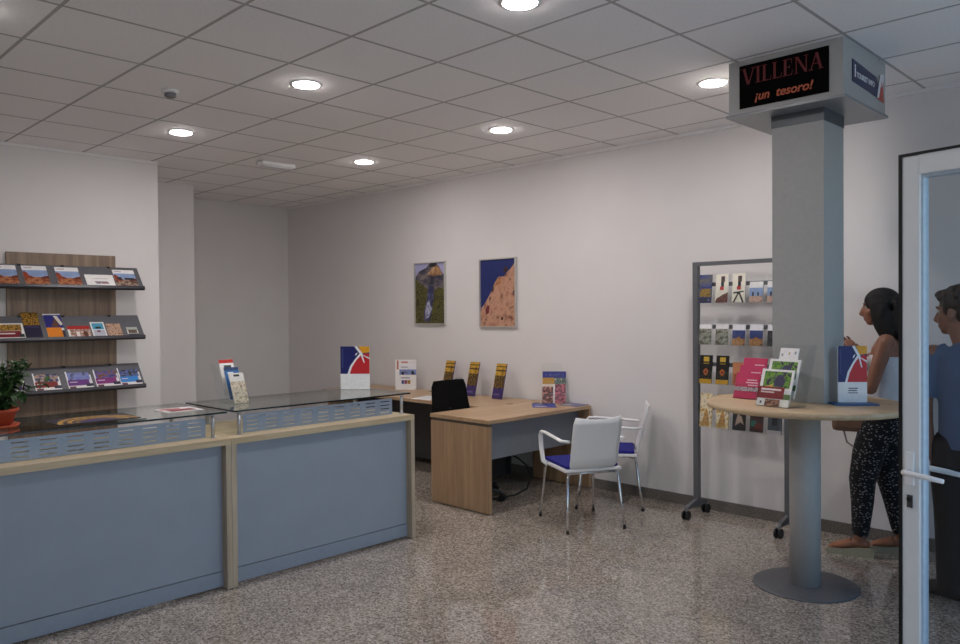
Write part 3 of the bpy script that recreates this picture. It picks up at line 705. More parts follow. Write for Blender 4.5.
rk(2, 0, .215, c_blk, 'black and yellow leaflet, first in the third row of the rack', '0f0d0d')
rk(2, 1, .215, c_blk, 'black and yellow leaflet, second in the third row of the rack', '0f0d0d')
rk(2, 2, .17, [(0, 0, 1, 1, 'c9845a'), (.1, .1, .9, .5, 'b05a3a')], 'orange leaflet in the third rack row, behind the pink ones')
c_fig = [(0, 0, 1, 1, PM(['8a6a34', 'd0b070', 'efe4c8', '5a3a1c'], 22.)), ([(.2, .05), (.8, .05), (.7, .4), (.55, .55), (.35, .4)], PM(['a87a3c', 'c89a5a', '6a4420'], 40.)), (.0, .55, .9, .98, PM(['c8a840', 'efe4c8', 'a08030'], 30.))]
rk(3, 0, .255, c_fig, 'golden-beige leaflet, first in the lowest row of the rack', 'd0b070')
rk(3, 1, .255, c_fig, 'golden-beige leaflet half behind the table tip, lowest rack row', 'd0b070')
rk(3, 2, .2, [(0, 0, 1, 1, '2c2826'), ([(.2, .15), (.6, .3), (.9, .2), (.7, .5), (.4, .6), (.3, .42)], 'b09a88')], 'dark leaflet with pale shape under the table, lowest rack row', '2c2826')
rk(3, 3, .2, [(0, 0, 1, 1, '3a2420'), (.1, .2, .5, .4, '2c6a5c'), (.4, .1, .95, .32, '6a2a20')], 'dark red-brown and teal leaflet in the lowest rack row', '3a2420')
rk(3, 4, .2, [(0, .12, 1, 1, '4a4e56'), (.3, .3, .7, .6, '1c1e24'), (0, 0, 1, .12, 'b8b0b0')], 'grey leaflet at the right end of the lowest rack row', '4a4e56')

# ------------------------------------------------------------------ information totem with table
TX, TY = -1.81, 4.47
t = thing('information_totem', 'grey metal information totem with round wooden table and black screen overhead', 'totem', (TX, TY, 0))
B().lathe((0, 0), [(.285, 0), (.285, .006), (.278, .01), (.0001, .011)], GREYDARK, 64).build('base_plate', t)
B().cyl((0, 0), .084, .01, 1.03, GREYMETAL, 40).build('pole', t)
TT = 1.06
b = B(); b.lathe((.02, -.04), [(.53, TT - .032), (.538, TT - .028), (.538, TT - .003), (.532, TT)], TABLE, 96); b.build('tabletop', t)
cx0, cx1, cy0, cy1 = -1.962 - TX, -1.668 - TX, 4.385 - TY, 4.68 - TY
B().box(cx0, cx1, cy0, cy1, TT, 2.7, GREYMETAL, bevel=.003).build('column', t)
B().box(cx0 - .002, cx1 + .002, cy0 - .002, cy1 + .002, 2.63, 2.7, M('5c6064', .42, .35)).build('collar', t)  # shadow of the box on the column top, modelled as a dark band
bx0, bx1, by0, by1 = -2.158 - TX, -1.515 - TX, 4.25 - TY, 4.91 - TY
b = B(); b.box(bx0, bx1, by0, by1, 2.712, Hz, GREYMETAL, bevel=.004); b.box(bx0 - .012, bx1 + .012, by0 - .012, by1 + .012, 2.7, 2.714, M('8b8d90', .4, .3)); box = b.build('display_box', t)
B().box(-2.088 - TX, -1.588 - TX, by0 - .008, by0 + .002, 2.742, 2.985, M('050405', .85, spec=.1)).build('led_screen', box)
scr = bpy.data.objects['led_screen']
REDL = EMIT('red_screen_letters', 'a81c26', .065); ORL = EMIT('orange_screen_letters', 'd8663c', .17)
# serif capitals V I L L E N A drawn as strokes
L_ = B()
def stroke(x0, y0, x1, y1, wd):
    dx, dy = x1 - x0, y1 - y0
    # horizontal-width strokes
    if abs(dy) > abs(dx) * .4: pts = [(x0, y0), (x0 + wd, y0), (x1 + wd, y1), (x1, y1)]
    else: pts = [(x0, y0), (x1, y1), (x1, y1 + wd), (x0, y0 + wd)]
    L_.slab([(ox + p[0] * sc, by0 - .0082, oz + p[1] * sc) for p in pts], (0, -.0012, 0), REDL)
sc = .0905; oz = 2.873; ox = -2.072 - TX
tk, tn = .15, .06
def serif(x, y, w=.34): stroke(x - w / 2, y, x + w / 2, y, .035)
wd_ = {'V': .86, 'I': .42, 'L': .66, 'E': .7, 'N': .92, 'A': .84}
for ch in 'VILLENA':
    if ch == 'V': stroke(.06, 1, .34, 0, tk); stroke(.74, 1, .42, 0, tn); serif(.12, .97, .3); serif(.76, .97, .26)
    if ch == 'I': stroke(.12, 0, .12, 1, tk); serif(.2, 0); serif(.2, .965)
    if ch in 'LE': stroke(.1, 0, .1, 1, tk); serif(.18, .965, .3); stroke(.02, 0, .58, 0, .045); stroke(.55, 0, .6, .28, .03)
    if ch == 'E': stroke(.1, .955, .58, .955, .045); stroke(.54, .72, .56, .98, .03); stroke(.2, .48, .44, .48, .045); stroke(.43, .38, .43, .62, .03)
    if ch == 'N': stroke(.12, 0, .12, 1, tn); stroke(.1, 1, .66, 0, tk); stroke(.72, 0, .72, 1, tn); serif(.14, 0, .26); serif(.74, .965, .26); serif(.1, .965, .2)
    if ch == 'A': stroke(.06, 0, .4, 1, tn); stroke(.62, 0, .36, 1, tk); serif(.09, 0, .26); serif(.7, 0, .3); stroke(.2, .34, .6, .34, .045)
    ox += wd_[ch] * sc
L_.build('screen_lettering', scr)
mt = Matrix.Translation((-1.83 - TX, by0 - .009, 2.795)) @ Matrix.Rotation(PI / 2, 4, 'X')
text_part('screen_slogan', '\u00a1un', ORL, .068, scr, mt @ Matrix.Translation((-.125, 0, 0)), .25, .0006, .0012)
text_part('screen_slogan', 'tesoro!', ORL, .068, scr, mt @ Matrix.Translation((.055, 0, 0)), .25, .0006, .0012)
# sign on the side facing the street
sx_ = bx1
sg = B()
def sp(pts, d0, m): sg.slab([(sx_ + d0, p[0] - TY, p[1]) for p in pts], (.003, 0, 0), m)
sp([(4.37, 2.808), (4.86, 2.79), (4.8, 2.85), (4.74, 2.905), (4.37, 2.928)], .001, M('12204e', .35))
sp([(4.75, 2.79), (4.86, 2.778), (4.85, 2.9), (4.8, 2.9)], .0035, M('b83a2a', .35))
sp([(4.745, 2.79), (4.77, 2.79), (4.835, 2.94), (4.80, 2.93)], .006, M('f0f0f2', .35))
sp([(4.82, 2.86), (4.85, 2.9), (4.86, 2.935), (4.835, 2.94)], .0062, M('e8e8ee', .35))
sign = sg.build('sign_plate', box)
R = Matrix.Translation((sx_ + .005, 4.57 - TY, 2.852)) @ Matrix.Rotation(PI / 2, 4, 'Z') @ Matrix.Rotation(PI / 2, 4, 'X')
text_part('sign_text', 'TOURIST INFO', M('f0f0f4', .4), .042, sign, R, 0, .0006, .0008)
R = Matrix.Translation((sx_ + .005, 4.408 - TY, 2.868)) @ Matrix.Rotation(PI / 2, 4, 'Z') @ Matrix.Rotation(PI / 2, 4, 'X')
text_part('sign_letter_i', 'i', M('f4f4f6', .4), .095, sign, R, 0, .0006, .003)

# things on the round table
lean = .3
h = tier_holder('leaflet_holder', 'clear stepped holder with pink leaflets on the round table', (-2.115, 4.345, TT), math.radians(-4), .165, .2, 3, .042, .042, None, lean, .27)
pk = [(0, 0, 1, 1, 'c81e5a'), (.45, .6, .95, .64, 'f0c8d8'), (.5, .7, .9, .74, 'f0c8d8'), (.55, .5, .95, .54, 'f0c8d8'), (0, .28, 1, .44, PM(['3a3038', '8a7a80', 'd8ccd0', '201a20'], 70.))]
GP = 'pink leaflets in the holder on the round table'
for k, l in enumerate(['pink leaflet in the front pocket of the round table holder', 'pink leaflet in the middle pocket of the round table holder', 'pink leaflet in the rear pocket of the round table holder']):
    in_tier(h, k, .042, .042, .152, .155, pk, l, GP, lean, 'c81e5a')
h = tier_holder('leaflet_holder', 'clear stepped holder with grape-picture leaflets on the round table', (-1.835, 4.085, TT), math.radians(-12), .215, .22, 3, .045, .04, None, lean, .33)
gr = [(.1, .5, .93, .94, PM(['141c0c', '3c6a1c', '6fa02c', '2c2440', '1c1a2c'], 30.)), ([(.45, .55), (.72, .52), (.78, .7), (.68, .86), (.5, .84), (.42, .68)], PM(['1c1830', '3a345c', '26203c'], 60.)), ([(.12, .52), (.3, .55), (.42, .62), (.4, .5)], PM(['c89a3a', 'e0c060'], 60.)),
      (0, .2, .8, .52, '8c1520'), (.08, .42, .7, .47, 'f0e0e0'), (.08, .35, .5, .39, 'e8d0d0'), (.8, .2, 1, .34, '5a7a3c'), (0, 0, .24, .17, 'eeeeee'), (.1, .05, .16, .12, '555555'), (.26, 0, .72, .18, PM(['3a1c18', 'c08a6a', '1c1410', '7a3a2c'], 60.)), (.76, 0, 1, .18, 'f0f0e8')]
GGR = 'grape-picture leaflets in the holder on the round table'
in_tier(h, 0, .045, .04, .2, .205, gr, 'grape-picture leaflet in the front pocket of the round table holder', GGR, lean)
in_tier(h, 1, .045, .04, .19, .215, gr, 'grape-picture leaflet in the second pocket of the round table holder', GGR, lean, dxx=.012)
in_tier(h, 2, .045, .04, .115, .23, [(.06, .06, .94, .94, 'f2eeee'), (.1, .8, .2, .86, 'a8a0a8'), (.48, .84, .56, .9, 'c8b070'), (.8, .85, .9, .92, '9aa0a8')], 'small white leaflet at the back of the grape leaflet holder', GGR, lean, dxx=.01)
t2 = thing('leaflet_tray', 'flat blue tray under the display card on the round table', 'tray', (-1.55, 4.475, TT), math.radians(42))
B().box(-.115, .12, -.06, .06, 0, .008, M('1d5590', .4), bevel=.003).build('tray', t2)
card_stand('display_card', 'tall card, blue, yellow and red over white, on the round table', (-1.553, 4.485, TT + .008), math.radians(42), .16, .315, SAIL + [(.35, .2, .65, .22, '555560'), (.35, .16, .68, .18, '8a8a90'), (.35, .24, .68, .26, '6a6a72')])

# ------------------------------------------------------------------ open glass door
A0 = math.atan2(.21, -.978)      # direction from hinge to the free edge
hinge = Vector((-.897, 3.087, 0)) - .929 * Vector((math.cos(A0), math.sin(A0), 0))
dr = bpy.data.objects.new('door_1', None); COL.objects.link(dr); dr.location = hinge; dr.rotation_euler = (0, 0, A0); struct(dr)
# local x runs from hinge (0) to free edge (.92); local +y is the side towards the camera
DH = 2.13; ST = .068
def dpart(name, b, parent=None):
    o = b.build(name, parent or dr); return o
b = B()
b.box(0, ST, -.03, .03, .015, DH, WHITEDOOR, bevel=.004); dpart('stile', b)
b = B(); b.box(.92 - ST, .914, -.03, .03, .015, DH, WHITEDOOR, bevel=.004); free = dpart('stile', b)
b = B(); b.box(ST, .92 - ST, -.03, .03, DH - ST, DH, WHITEDOOR); dpart('rail', b)
b = B(); b.box(ST, .92 - ST, -.03, .03, .015, .015 + ST, WHITEDOOR); dpart('rail', b)
b = B(); b.box(.912, .924, -.026, .033, .015, DH + .01, BLACK); b.box(0, .912, -.026, .033, DH, DH + .01, BLACK); dpart('gasket', b)
b = B()
for a in ((ST, ST + .008, .015 + ST, DH - ST), (.92 - ST - .008, .92 - ST, .015 + ST, DH - ST)): b.box(a[0], a[1], -.018, .018, a[2], a[3], M('c3d4e2', .3))
for a in ((.015 + ST, .027 + ST), (DH - ST - .012, DH - ST)): b.box(ST + .012, .92 - ST - .012, -.018, .022, a[0], a[1], M('b4c2cc', .3))
dpart('glazing_bead', b)
b = B(); b.box(ST, .92 - ST, -.003, .003, .015 + ST, DH - ST, DOORGLASS); dpart('glass', b)
for sy in (-1, 1):
    b = B(); X = .92 - .036; Z = 1.005
    b.box(X - .016, X + .016, sy * .03, sy * .04, Z - .05, Z + .07, WHITEPL, bevel=.004)
    b.tube([(X, sy * .036, Z), (X, sy * .07, Z), (X - .02, sy * .078, Z), (X - .075, sy * .078, Z - .003), (X - .135, sy * .074, Z - .008)], [.011, .011, .0105, .01, .008], WHITEPL, 12)
    dpart('handle', b, free)
    b = B(); b.box(X - .009, X + .009, sy * .03, sy * .036, Z - .13, Z - .085, M('55575a', .35, .8)); b.tube([(X, sy * .03, Z - .1), (X, sy * .04, Z - .1)], .009, M('3a3a3c', .3, .8), 12); dpart('lock_cylinder', b, free)
for zz in (.25, 1.05, 1.85):
    b = B(); b.cyl((-.008, 0), .01, zz - .05, zz + .05, WHITEPL, 12); dpart('hinge', b)

# ------------------------------------------------------------------ people
def remeshed(b, name, parent, voxel, smooth=3, fac=.6):
    o = b.build(name, parent, normals=True)
    md = o.modifiers.new('r', 'REMESH'); md.mode = 'VOXEL'; md.voxel_size = voxel; md.use_smooth_shade = True
    ms = o.modifiers.new('s', 'SMOOTH'); ms.iterations = smooth; ms.factor = fac
    dg = bpy.context.evaluated_depsgraph_get(); dg.update()
    me = bpy.data.meshes.new_from_object(o.evaluated_get(dg)); mats = [m for m in o.data.materials]
    o.modifiers.clear(); old = o.data; o.data = me; bpy.data.meshes.remove(old); me.name = name
    me.materials.clear(); me.materials.append(mats[0])
    for p in me.polygons: p.material_index = 0; p.use_smooth = True
    return o
def limb(b, pts, r, m, side=None, n=16):
    b.tube(pts, r, m, n, side=side)
    for k in range(len(pts)):
        q = r[k]; q = min(q) if isinstance(q, tuple) else q
        if k in (0, len(pts) - 1): b.ball(pts[k], q * .98, m, 12)
def hand(b, wrist, d, palm_n, thumb_dir, m, curl=.5, s=1.):
    """palm plus four unequal bent fingers and a thumb off the side of the palm"""
    d = Vector(d).normalized(); pn = Vector(palm_n); pn = (pn - d * pn.dot(d)).normalized(); sd = Vector(thumb_dir); sd = (sd - d * sd.dot(d) - pn * sd.dot(pn)).normalized()
    w = Vector(wrist)
    b.tube([w - d * .01, w + d * .03 * s, w + d * .065 * s, w + d * .09 * s], [(.023 * s, .019 * s), (.033 * s, .017 * s), (.04 * s, .0145 * s), (.037 * s, .012 * s)], m, 14, side=sd)
    for k, (off, L) in enumerate(((.029, .07), (.01, .078), (-.01, .073), (-.028, .058))):
        p = w + d * .082 * s + sd * off * s; ang = 0; pts = [p]
        for q, f in enumerate((.45, .32, .23)):
            ang += curl * (.5 if q == 0 else .75); dirv = d * math.cos(ang) + pn * math.sin(ang)
            p = p + dirv * L * f * s; pts.append(p)
        b.tube(pts, [.0092 * s, .0088 * s, .008 * s, .0065 * s], m, 10)
        b.ball(pts[-1], .0066 * s, m, 8)
    p = w + d * .022 * s + sd * .024 * s
    pts = [p, p + (sd * .75 + d * .6 + pn * .25).normalized() * .034 * s]
    pts.append(pts[-1] + (sd * .35 + d * .85 + pn * .4).normalized() * .03 * s); pts.append(pts[-1] + (d * .9 + pn * .45).normalized() * .022 * s)
    b.tube(pts, [.013 * s, .0115 * s, .0098 * s, .0075 * s], m, 10); b.ball(pts[-1], .0075 * s, m, 8)
def head(b, c, m, yaw, pitch=0., s=1.):
    """c centre of skull; yaw about z, 0 = facing local +y"""
    R = Euler((pitch, 0, yaw)).to_matrix(); c = Vector(c)
    P = lambda x, y, z: c + R @ Vector((x * s, y * s, z * s))
    E = lambda: (R.to_4x4()).to_euler()
    b.ball(P(0, -.012, .03), (.073 * s, .092 * s, .088 * s), m, 20, E())
    b.ball(P(0, .02, -.035), (.062 * s, .074 * s, .082 * s), m, 20, E())
    b.ball(P(0, .058, -.088), (.03 * s, .03 * s, .025 * s), m, 14, E())      # chin
    b.tube([P(0, .085, .018), P(0, .102, -.012), P(0, .112, -.03), P(0, .092, -.042)], [.009 * s, .0125 * s, .016 * s, .013 * s], m, 10)   # nose
    b.ball(P(0, .073, .03), (.05 * s, .018 * s, .012 * s), m, 12, E())      # brow
    b.ball(P(0, .083, -.062), (.022 * s, .013 * s, .0075 * s), m, 12, E())    # upper lip
    b.ball(P(0, .08, -.074), (.019 * s, .013 * s, .008 * s), m, 12, E())    # lower lip
    for sx in (-1, 1):
        b.ball(P(sx * .045, .052, -.025), (.022 * s, .02 * s, .022 * s), m, 12, E())   # cheek
        b.ball(P(sx * .072, -.012, -.012), (.01 * s, .02 * s, .032 * s), m, 12, E())     # ear
    return P, R
def eyes(parent, P, R, s, iris):
    for sx in (-1, 1):
        b = B(); c = P(sx * .031, .069, .01); b.ball(c, .0098 * s, M('b8b0aa', .3), 12); b.ball(c + R @ Vector((0, .0058 * s, 0)), .0058 * s, M(iris, .2), 10); o = b.build('eye', parent)
        b = B(); b.tube([P(sx * .013, .083, .03), P(sx * .03, .085, .036), P(sx * .05, .072, .031)], [.003 * s, .0036 * s, .002 * s], M('1a1210', .8), 8); b.build('eyebrow', parent)
    b = B(); b.ball(P(0, .0915, -.0635), (.02 * s, .007 * s, .006 * s), M('8a3f3c', .4), 12, R.to_4x4().to_euler()); b.ball(P(0, .0885, -.0735), (.0175 * s, .007 * s, .0062 * s), M('8a3f3c', .4), 12, R.to_4x4().to_euler()); b.build('lips', parent)

# --- the woman, walking past the table towards image left
SKINW = M('8f604a', .5, var=.05); HAIRW = PM(['060404', '140d0b', '0a0706'], 60., (6, 6, 1), rough=.75)
wo = thing('person', 'woman in white top and black speckled trousers behind the round table', 'person', (-1.69, 5.345, 0), math.radians(101))
b = B(); X = (1, 0, 0)
# trunk
b.tube([(0, -.02, .76), (0, -.03, .86), (0, -.035, .95), (0, -.045, 1.04), (0, -.05, 1.14), (0, -.05, 1.24), (0, -.055, 1.33), (0, -.065, 1.39), (0, -.065, 1.425)],
       [(.13, .1), (.17, .115), (.168, .112), (.135, .095), (.128, .092), (.148, .105), (.158, .095), (.13, .07), (.06, .05)], SKINW, 24, side=X)
b.tube([(0, -.07, 1.39), (0, -.05, 1.45), (0, -.03, 1.53)], [.056, .05, .052], SKINW, 16)
Pw, Rw = head(b, (0, 0, 1.595), SKINW, math.radians(2), math.radians(-6), .97)
for sx, sy in ((-1, .055), (1, -.055)): b.ball((sx * .055, .04, 1.25), (.06, .055, .055), SKINW, 14)
# legs: left forward, right back
lk = [(-.085, 0, .84), (-.088, .05, .66), (-.088, .085, .49), (-.088, .085, .35), (-.088, .095, .18), (-.088, .1, .1)]
rk_ = [(.085, -.02, .84), (.088, -.04, .66), (.088, -.05, .49), (.088, -.08, .35), (.088, -.11, .18), (.088, -.12, .105)]
for L in (lk, rk_): limb(b, L, [.088, .076, .056, .054, .038, .034], SKINW)
for ax, ay, z in ((-.088, .1, .085), (.088, -.12, .085)):
    b.tube([(ax, ay - .055, z - .012), (ax, ay + .02, z - .005), (ax, ay + .1, z - .03), (ax, ay + .16, z - .047), (ax, ay + .19, z - .05)], [(.026, .026), (.032, .032), (.038, .022), (.038, .015), (.022, .01)], SKINW, 14, side=X)
# arms: left (near) bent with forearm raised, right reaching forward
sL = (-.175, -.06, 1.375); eL = (-.215, .02, 1.09); wL = (-.13, .115, 1.29)
limb(b, [sL, (-.2, -.02, 1.24), eL], [.05, .044, .036], SKINW); limb(b, [eL, (-.17, .1, 1.175), wL], [.037, .036, .025], SKINW)
b.ball((-.165, -.06, 1.375), .055, SKINW, 14); b.ball((.165, -.06, 1.375), .055, SKINW, 14)
sR = (.175, -.06, 1.375); eR = (.2, .08, 1.22); wR = (.05, .185, 1.325)
limb(b, [sR, (.195, .02, 1.3), eR], [.05, .043, .036], SKINW); limb(b, [eR, (.13, .18, 1.26), wR], [.036, .034, .025], SKINW)
hand(b, wL, (.25, .45, .85), (.6, .5, 0), (0, -.8, .4), SKINW, .7, .95)
hand(b, wR, (-.3, .55, .7), (-.7, .3, .2), (-.2, -.6, .6), SKINW, .7, .95)
body = remeshed(b, 'body', wo, .0075, 2, .5)
eyes(wo, Pw, Rw, .97, '2a1a10')
# hair: long dark waves to the shoulders, swept back off the face
b = B(); c = Vector((0, 0, 1.595))
b.ball((0, -.022, 1.632), (.093, .108, .092), HAIRW, 24)
for sx in (-1, 1):
    b.tube([(sx * .06, .035, 1.66), (sx * .088, .0, 1.62), (sx * .095, -.025, 1.55), (sx * .098, -.045, 1.48), (sx * .1, -.06, 1.43), (sx * .09, -.075, 1.40)], [(.03, .025), (.03, .05), (.032, .062), (.035, .062), (.03, .05), (.015, .025)], HAIRW, 14, side=X)
b.tube([(0, -.09, 1.66), (0, -.12, 1.58), (0, -.125, 1.5), (0, -.125, 1.44), (0, -.12, 1.40)], [(.07, .04), (.095, .055), (.105, .055), (.1, .045), (.06, .02)], HAIRW, 20, side=X)
for k in range(26):
    a = PI + random.uniform(-.35, PI + .35); r0 = .1 + random.uniform(-.01, .012)
    x0, y0 = r0 * math.cos(a), -.04 + r0 * math.sin(a); z = 1.6 + random.uniform(-.02, .05)
    ph = random.uniform(0, 6); pts = []
    for q in range(7):
        u = q / 6; pts.append((x0 * (1 + .14 * u) + .009 * math.sin(ph + 6 * u), y0 * (1 + .1 * u) - .01 * u + .009 * math.cos(ph + 6 * u), z - .22 * u))
    b.tube(pts, [.016, .018, .018, .017, .015, .011, .005], HAIRW, 8)
remeshed(b, 'hair', wo, .008, 1, .4)
# clothes
TOPW = M('d9d9de', .8, var=.06, scale=14.)
b = B(); b.tube([(0, -.035, .93), (0, -.042, 1.04), (0, -.048, 1.14), (0, -.045, 1.22), (0, -.05, 1.29)], [(.178, .122), (.158, .112), (.15, .108), (.165, .122), (.163, .108)], TOPW, 28, side=X)
for sx in (-1, 1): b.ball((sx * .055, .045, 1.245), (.064, .058, .056), TOPW, 14)
for k in range(4): b.tube([(-.15, -.06, .97 + .06 * k), (-.12, .06, .96 + .065 * k), (0, .085, .955 + .06 * k), (.12, .06, .97 + .06 * k), (.15, -.06, .99 + .06 * k)], .008, TOPW, 8)
remeshed(b, 'strapless_top', wo, .0085, 2, .5)
def PANTSM():
    m, nt, bs = base_mat('black_white_print')
    tc = N(nt, 'ShaderNodeTexCoord'); mp = N(nt, 'ShaderNodeMapping'); mp.inputs['Scale'].default_value = (1, 1, 1.7)
    v = N(nt, 'ShaderNodeTexVoronoi', Scale=46.); r = N(nt, 'ShaderNodeValToRGB'); r.color_ramp.interpolation = 'CONSTANT'
    n = N(nt, 'ShaderNodeTexNoise', Scale=60.); ad = N(nt, 'ShaderNodeMath', operation='MULTIPLY_ADD'); ad.inputs[1].default_value = .5
    r.color_ramp.elements[0].color = (.27, .265, .28, 1); r.color_ramp.elements[1].color = (.008, .008, .01, 1); r.color_ramp.elements[1].position = .52
    Lk = nt.links.new; Lk(tc.outputs['Object'], mp.inputs['Vector']); Lk(mp.outputs['Vector'], v.inputs['Vector']); Lk(mp.outputs['Vector'], n.inputs['Vector'])
    Lk(n.outputs['Fac'], ad.inputs[0]); Lk(v.outputs['Distance'], ad.inputs[2]); Lk(ad.outputs[0], r.inputs['Fac']); Lk(r.outputs['Color'], bs.inputs['Base Color']); bs.inputs['Roughness'].default_value = .9
    return m
PW = PANTSM()
b = B(); b.tube([(0, -.02, .74), (0, -.03, .84), (0, -.037, .94), (0, -.042, 1.0)], [(.15, .122), (.185, .13), (.18, .124), (.158, .11)], PW, 28, side=X)
for L in (lk, rk_):
    b.tube([Vector(p) for p in L[:5]] + [Vector(L[5]) + Vector((0, 0, .035))], [.102, .096, .08, .068, .054, .05], PW, 18); b.ball(L[0], .1, PW, 14)
remeshed(b, 'trousers', wo, .009, 2, .5)
for ax, ay in ((-.088, .1), (.088, -.12)):
    b = B()
    prof = [(-.085, 0), (.17, 0), (.205, .018), (.19, .034), (.1, .04), (.0, .058), (-.085, .066)]
    b.slab([(ax - .037, ay + p[0], p[1]) for p in prof], (.074, 0, 0), M('a39e86', .8, var=.15, scale=120.))
    o = b.build('wedge_sandal', wo)
    b = B(); TAN = M('a0694a', .6)
    b.tube([(ax, ay + .045, .082), (ax, ay + .085, .066), (ax, ay + .13, .054), (ax, ay + .165, .046)], [(.042, .028), (.043, .027), (.042, .022), (.036, .014)], TAN, 16, side=X); b.build('strap', o)
    tag(o, 'wedge sandal')
# handbag hung on the near forearm
hb = thing('handbag', 'brown handbag hanging from the arm of the woman, below the table edge', 'bag', (-1.80, 5.225, .80), math.radians(101))
b = B(); b.box(-.045, .045, -.13, .13, 0, .17, M('7a5a48', .6), bevel=.03); b.build('bag_body', hb)
b = B(); b.tube([(-.02, -.07, .165), (-.03, -.05, .23), (-.03, 0, .3), (-.03, .05, .23), (-.02, .07, .165)], .007, M('4a3a30', .5), 8); b.build('handle', hb)
b = B(); b.tube([(.02, -.07, .165), (.02, -.05, .23), (.0, 0, .297), (.02, .05, .23), (.02, .07, .165)], .007, M('4a3a30', .5), 8); b.build('handle', hb)
b = B(); b.tube([(-.03, -.05, .01), (-.035, -.05, -.06), (-.03, -.01, -.1), (-.02, .04, -.07), (-.02, .06, .01)], .006, M('8a8078', .5), 8); b.build('hanging_strap', hb)

# --- the man behind the glass door, seen from behind
SKINM = M('8a5f4c', .5, var=.05); HAIRM = PM(['0e0906', '2a1c14', '1a110c'], 70., rough=.5)
mn = thing('person', 'man in blue-grey shirt and black trousers seen through the glass door', 'person', (-1.055, 4.80, 0), math.radians(10))
b = B()
b.tube([(0, 0, .76), (0, 0, .86), (0, 0, .96), (0, 0, 1.06), (0, 0, 1.16), (0, -.005, 1.26), (0, -.012, 1.34), (0, -.012, 1.39)], [(.13, .1), (.145, .105), (.138, .1), (.138, .1), (.15, .105), (.163, .108), (.155, .086), (.07, .06)], SKINM, 24, side=X)
b.tube([(-.015, -.01, 1.36), (-.035, .0, 1.42), (-.06, .01, 1.5)], [.064, .058, .06], SKINM, 16)
Pm, Rm = head(b, (-.07, .02, 1.565), SKINM, math.radians(62), math.radians(-5), 1.04)
for sx in (-1, 1):
    L = [(sx * .085, 0, .84), (sx * .09, .005, .66), (sx * .09, .01, .48), (sx * .09, -.01, .35), (sx * .09, -.01, .18), (sx * .09, -.01, .09)]
    limb(b, L, [.092, .08, .06, .058, .042, .038], SKINM)
ang = math.radians(60)
for sx, a in ((-1, math.radians(68)), (1, math.radians(-18))):
    dx, dy = -math.sin(a), math.cos(a); o = Vector((sx * .09, -.01, 0))
    b.tube([o + Vector((dx * q, dy * q, z)) for q, z in ((-.05, .05), (.02, .06), (.1, .045), (.17, .03), (.2, .028))], [(.03, .03), (.035, .04), (.042, .03), (.042, .02), (.026, .014)], SKINM, 14, side=(dy, -dx, 0))
aL = [(-.18, -.01, 1.325), (-.208, -.02, 1.2), (-.218, -.03, 1.07)]; fL = [(-.218, -.03, 1.07), (-.215, -.015, .96), (-.195, -.01, .85)]
aR = [(.185, -.01, 1.325), (.215, -.02, 1.2), (.225, -.03, 1.07)]; fR = [(.225, -.03, 1.07), (.225, -.0, .96), (.205, .02, .85)]
for q in (aL, aR): limb(b, q, [.056, .05, .042], SKINM)
for q in (fL, fR): limb(b, q, [.043, .04, .028], SKINM)
for sx in (-1, 1): b.ball((sx * .175, -.01, 1.33), .06, SKINM, 14)
hand(b, fL[-1], (.1, .1, -1), (1, 0, 0), (0, 1, 0), SKINM, .5, 1.02)
hand(b, fR[-1], (-.1, .1, -1), (-1, 0, 0), (0, 1, 0), SKINM, .5, 1.02)
remeshed(b, 'body', mn, .0075, 2, .5)
eyes(mn, Pm, Rm, 1.04, '2a1a10')
b = B(); b.ball(Pm(0, -.022, .048), (.084, .1, .083), HAIRM, 24, Rm.to_4x4().to_euler()); b.ball(Pm(0, -.055, -.0), (.07, .062, .08), HAIRM, 20, Rm.to_4x4().to_euler())
b.ball(Pm(0, .05, .098), (.06, .05, .03), HAIRM, 16, Rm.to_4x4().to_euler())
for k in range(70):
    a = random.uniform(0, 2 * PI); e = random.uniform(.15, 1.5); d_ = Vector((math.cos(a) * math.cos(e) * .084, -.022 + math.sin(a) * math.cos(e) * .1, .05 + math.sin(e) * .083)); b.ball(Pm(*d_), random.uniform(.01, .017), HAIRM, 8)
for sx in (-1, 1): b.ball(Pm(sx * .07, .012, .02), (.014, .016, .04), HAIRM, 12, Rm.to_4x4().to_euler())
remeshed(b, 'hair', mn, .0075, 1, .4)
SHIRT = M('4a5f80', .85, var=.08, scale=20.)
b = B()
b.tube([(0, 0, .83), (0, 0, .95), (0, 0, 1.06), (0, 0, 1.16), (0, -.005, 1.26), (0, -.012, 1.345), (0, -.008, 1.385)], [(.16, .125), (.153, .118), (.153, .117), (.165, .122), (.178, .122), (.17, .1), (.085, .075)], SHIRT, 28, side=X)
for sx, q in ((-1, aL), (1, aR)):
    b.tube([(sx * .1, -.01, 1.345), Vector(q[0]) - Vector((0, 0, .01)), q[1], Vector(q[1]).lerp(Vector(q[2]), .75)], [.06, .062, .063, .062], SHIRT, 18); b.ball(q[0], .06, SHIRT, 14)
remeshed(b, 'shirt', mn, .0085, 2, .5)
b = B(); b.tube([(-.012, -.012, 1.375), (-.02, -.008, 1.405)], [(.08, .074), (.072, .068)], SHIRT, 20, side=X); b.build('collar', mn)
TRM = M('131318', .85, var=.15)
b = B(); b.tube([(0, 0, .74), (0, 0, .82), (0, 0, .9)], [(.145, .115), (.16, .122), (.155, .118)], TRM, 24, side=X)
for sx in (-1, 1):
    b.tube([(sx * .085, 0, .84), (sx * .092, .0, .66), (sx * .092, .005, .48), (sx * .092, -.01, .3), (sx * .092, -.01, .1), (sx * .092, -.005, .05)], [.105, .1, .085, .076, .07, .072], TRM, 18); b.ball((sx * .085, 0, .84), .103, TRM, 14)
remeshed(b, 'trousers', mn, .009, 2, .5)
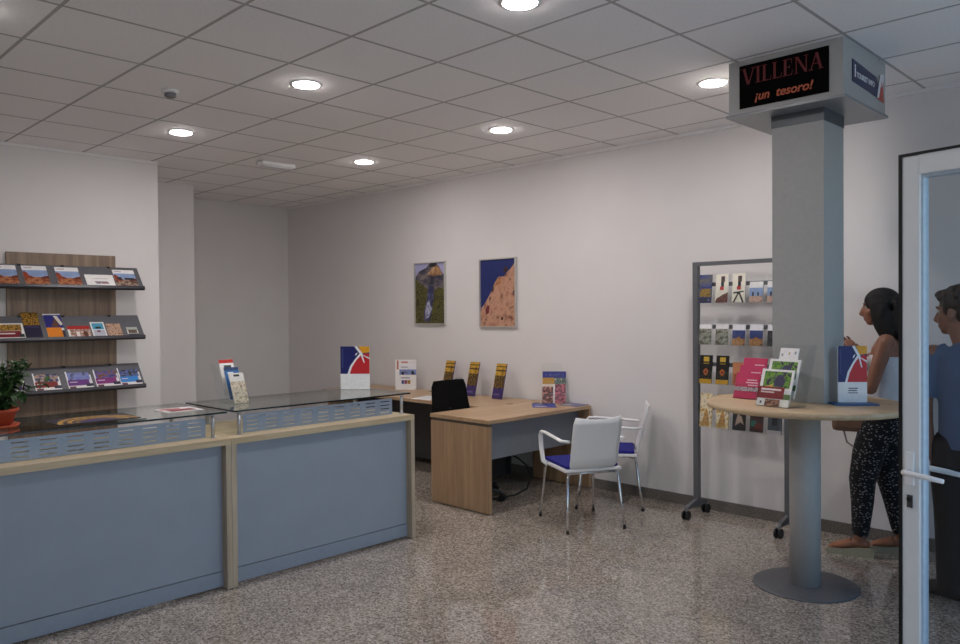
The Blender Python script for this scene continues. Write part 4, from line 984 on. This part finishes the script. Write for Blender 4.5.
for sx, a in ((-1, math.radians(68)), (1, math.radians(-18))):
    dx, dy = -math.sin(a), math.cos(a); o = Vector((sx * .09, -.01, 0))
    b = B(); b.tube([o + Vector((dx * q, dy * q, z)) for q, z in ((-.085, .045), (-.06, .05), (.0, .055), (.08, .05), (.15, .037), (.2, .03), (.215, .028))], [(.02, .03), (.038, .045), (.043, .05), (.046, .045), (.05, .034), (.04, .026), (.015, .015)], M('0d0c0d', .4), 18, side=(dy, -dx, 0))
    b.build('shoe', mn)

# ------------------------------------------------------------------ camera, light
f, yaw, pitch, roll, HC = 775.9119, 0.781, -0.0132, -0.0078, 1.5875
cy, sy = math.cos(yaw), math.sin(yaw)
fw = Vector((-sy * math.cos(pitch), cy * math.cos(pitch), math.sin(pitch))); r = Vector((cy, sy, 0)); u = r.cross(fw)
cr_, sr_ = math.cos(roll), math.sin(roll)
r2 = cr_ * r + sr_ * u; u2 = -sr_ * r + cr_ * u
cam = bpy.data.cameras.new('camera'); cam.sensor_width = 36; cam.lens = f / 960 * 36; cam.clip_start = .05; cam.clip_end = 200
co = bpy.data.objects.new('camera', cam); COL.objects.link(co)
m = Matrix((r2, u2, -fw)).transposed().to_4x4(); m.translation = (0, 0, HC); co.matrix_world = m
S.camera = co

wd = bpy.data.worlds.new('sky'); S.world = wd; wd.use_nodes = True
nt = wd.node_tree; bg = nt.nodes['Background']
sky = nt.nodes.new('ShaderNodeTexSky'); sky.sky_type = 'NISHITA'; sky.sun_disc = False; sky.sun_elevation = math.radians(50); sky.sun_rotation = math.radians(290)
nt.links.new(sky.outputs[0], bg.inputs['Color']); bg.inputs['Strength'].default_value = .31
sun = bpy.data.lights.new('sun', 'SUN'); sun.energy = 17.; sun.angle = math.radians(.6); sun.color = (1, .97, .93)
so = bpy.data.objects.new('sun', sun); COL.objects.link(so); so.location = (-6, 4, 12); so.rotation_euler = Vector((.62, -.25, -1)).to_track_quat('-Z', 'Y').to_euler()

vs = S.view_settings; vs.view_transform = 'Standard'; vs.look = 'None'; vs.exposure = 0.; vs.gamma = 1.; vs.use_curve_mapping = False
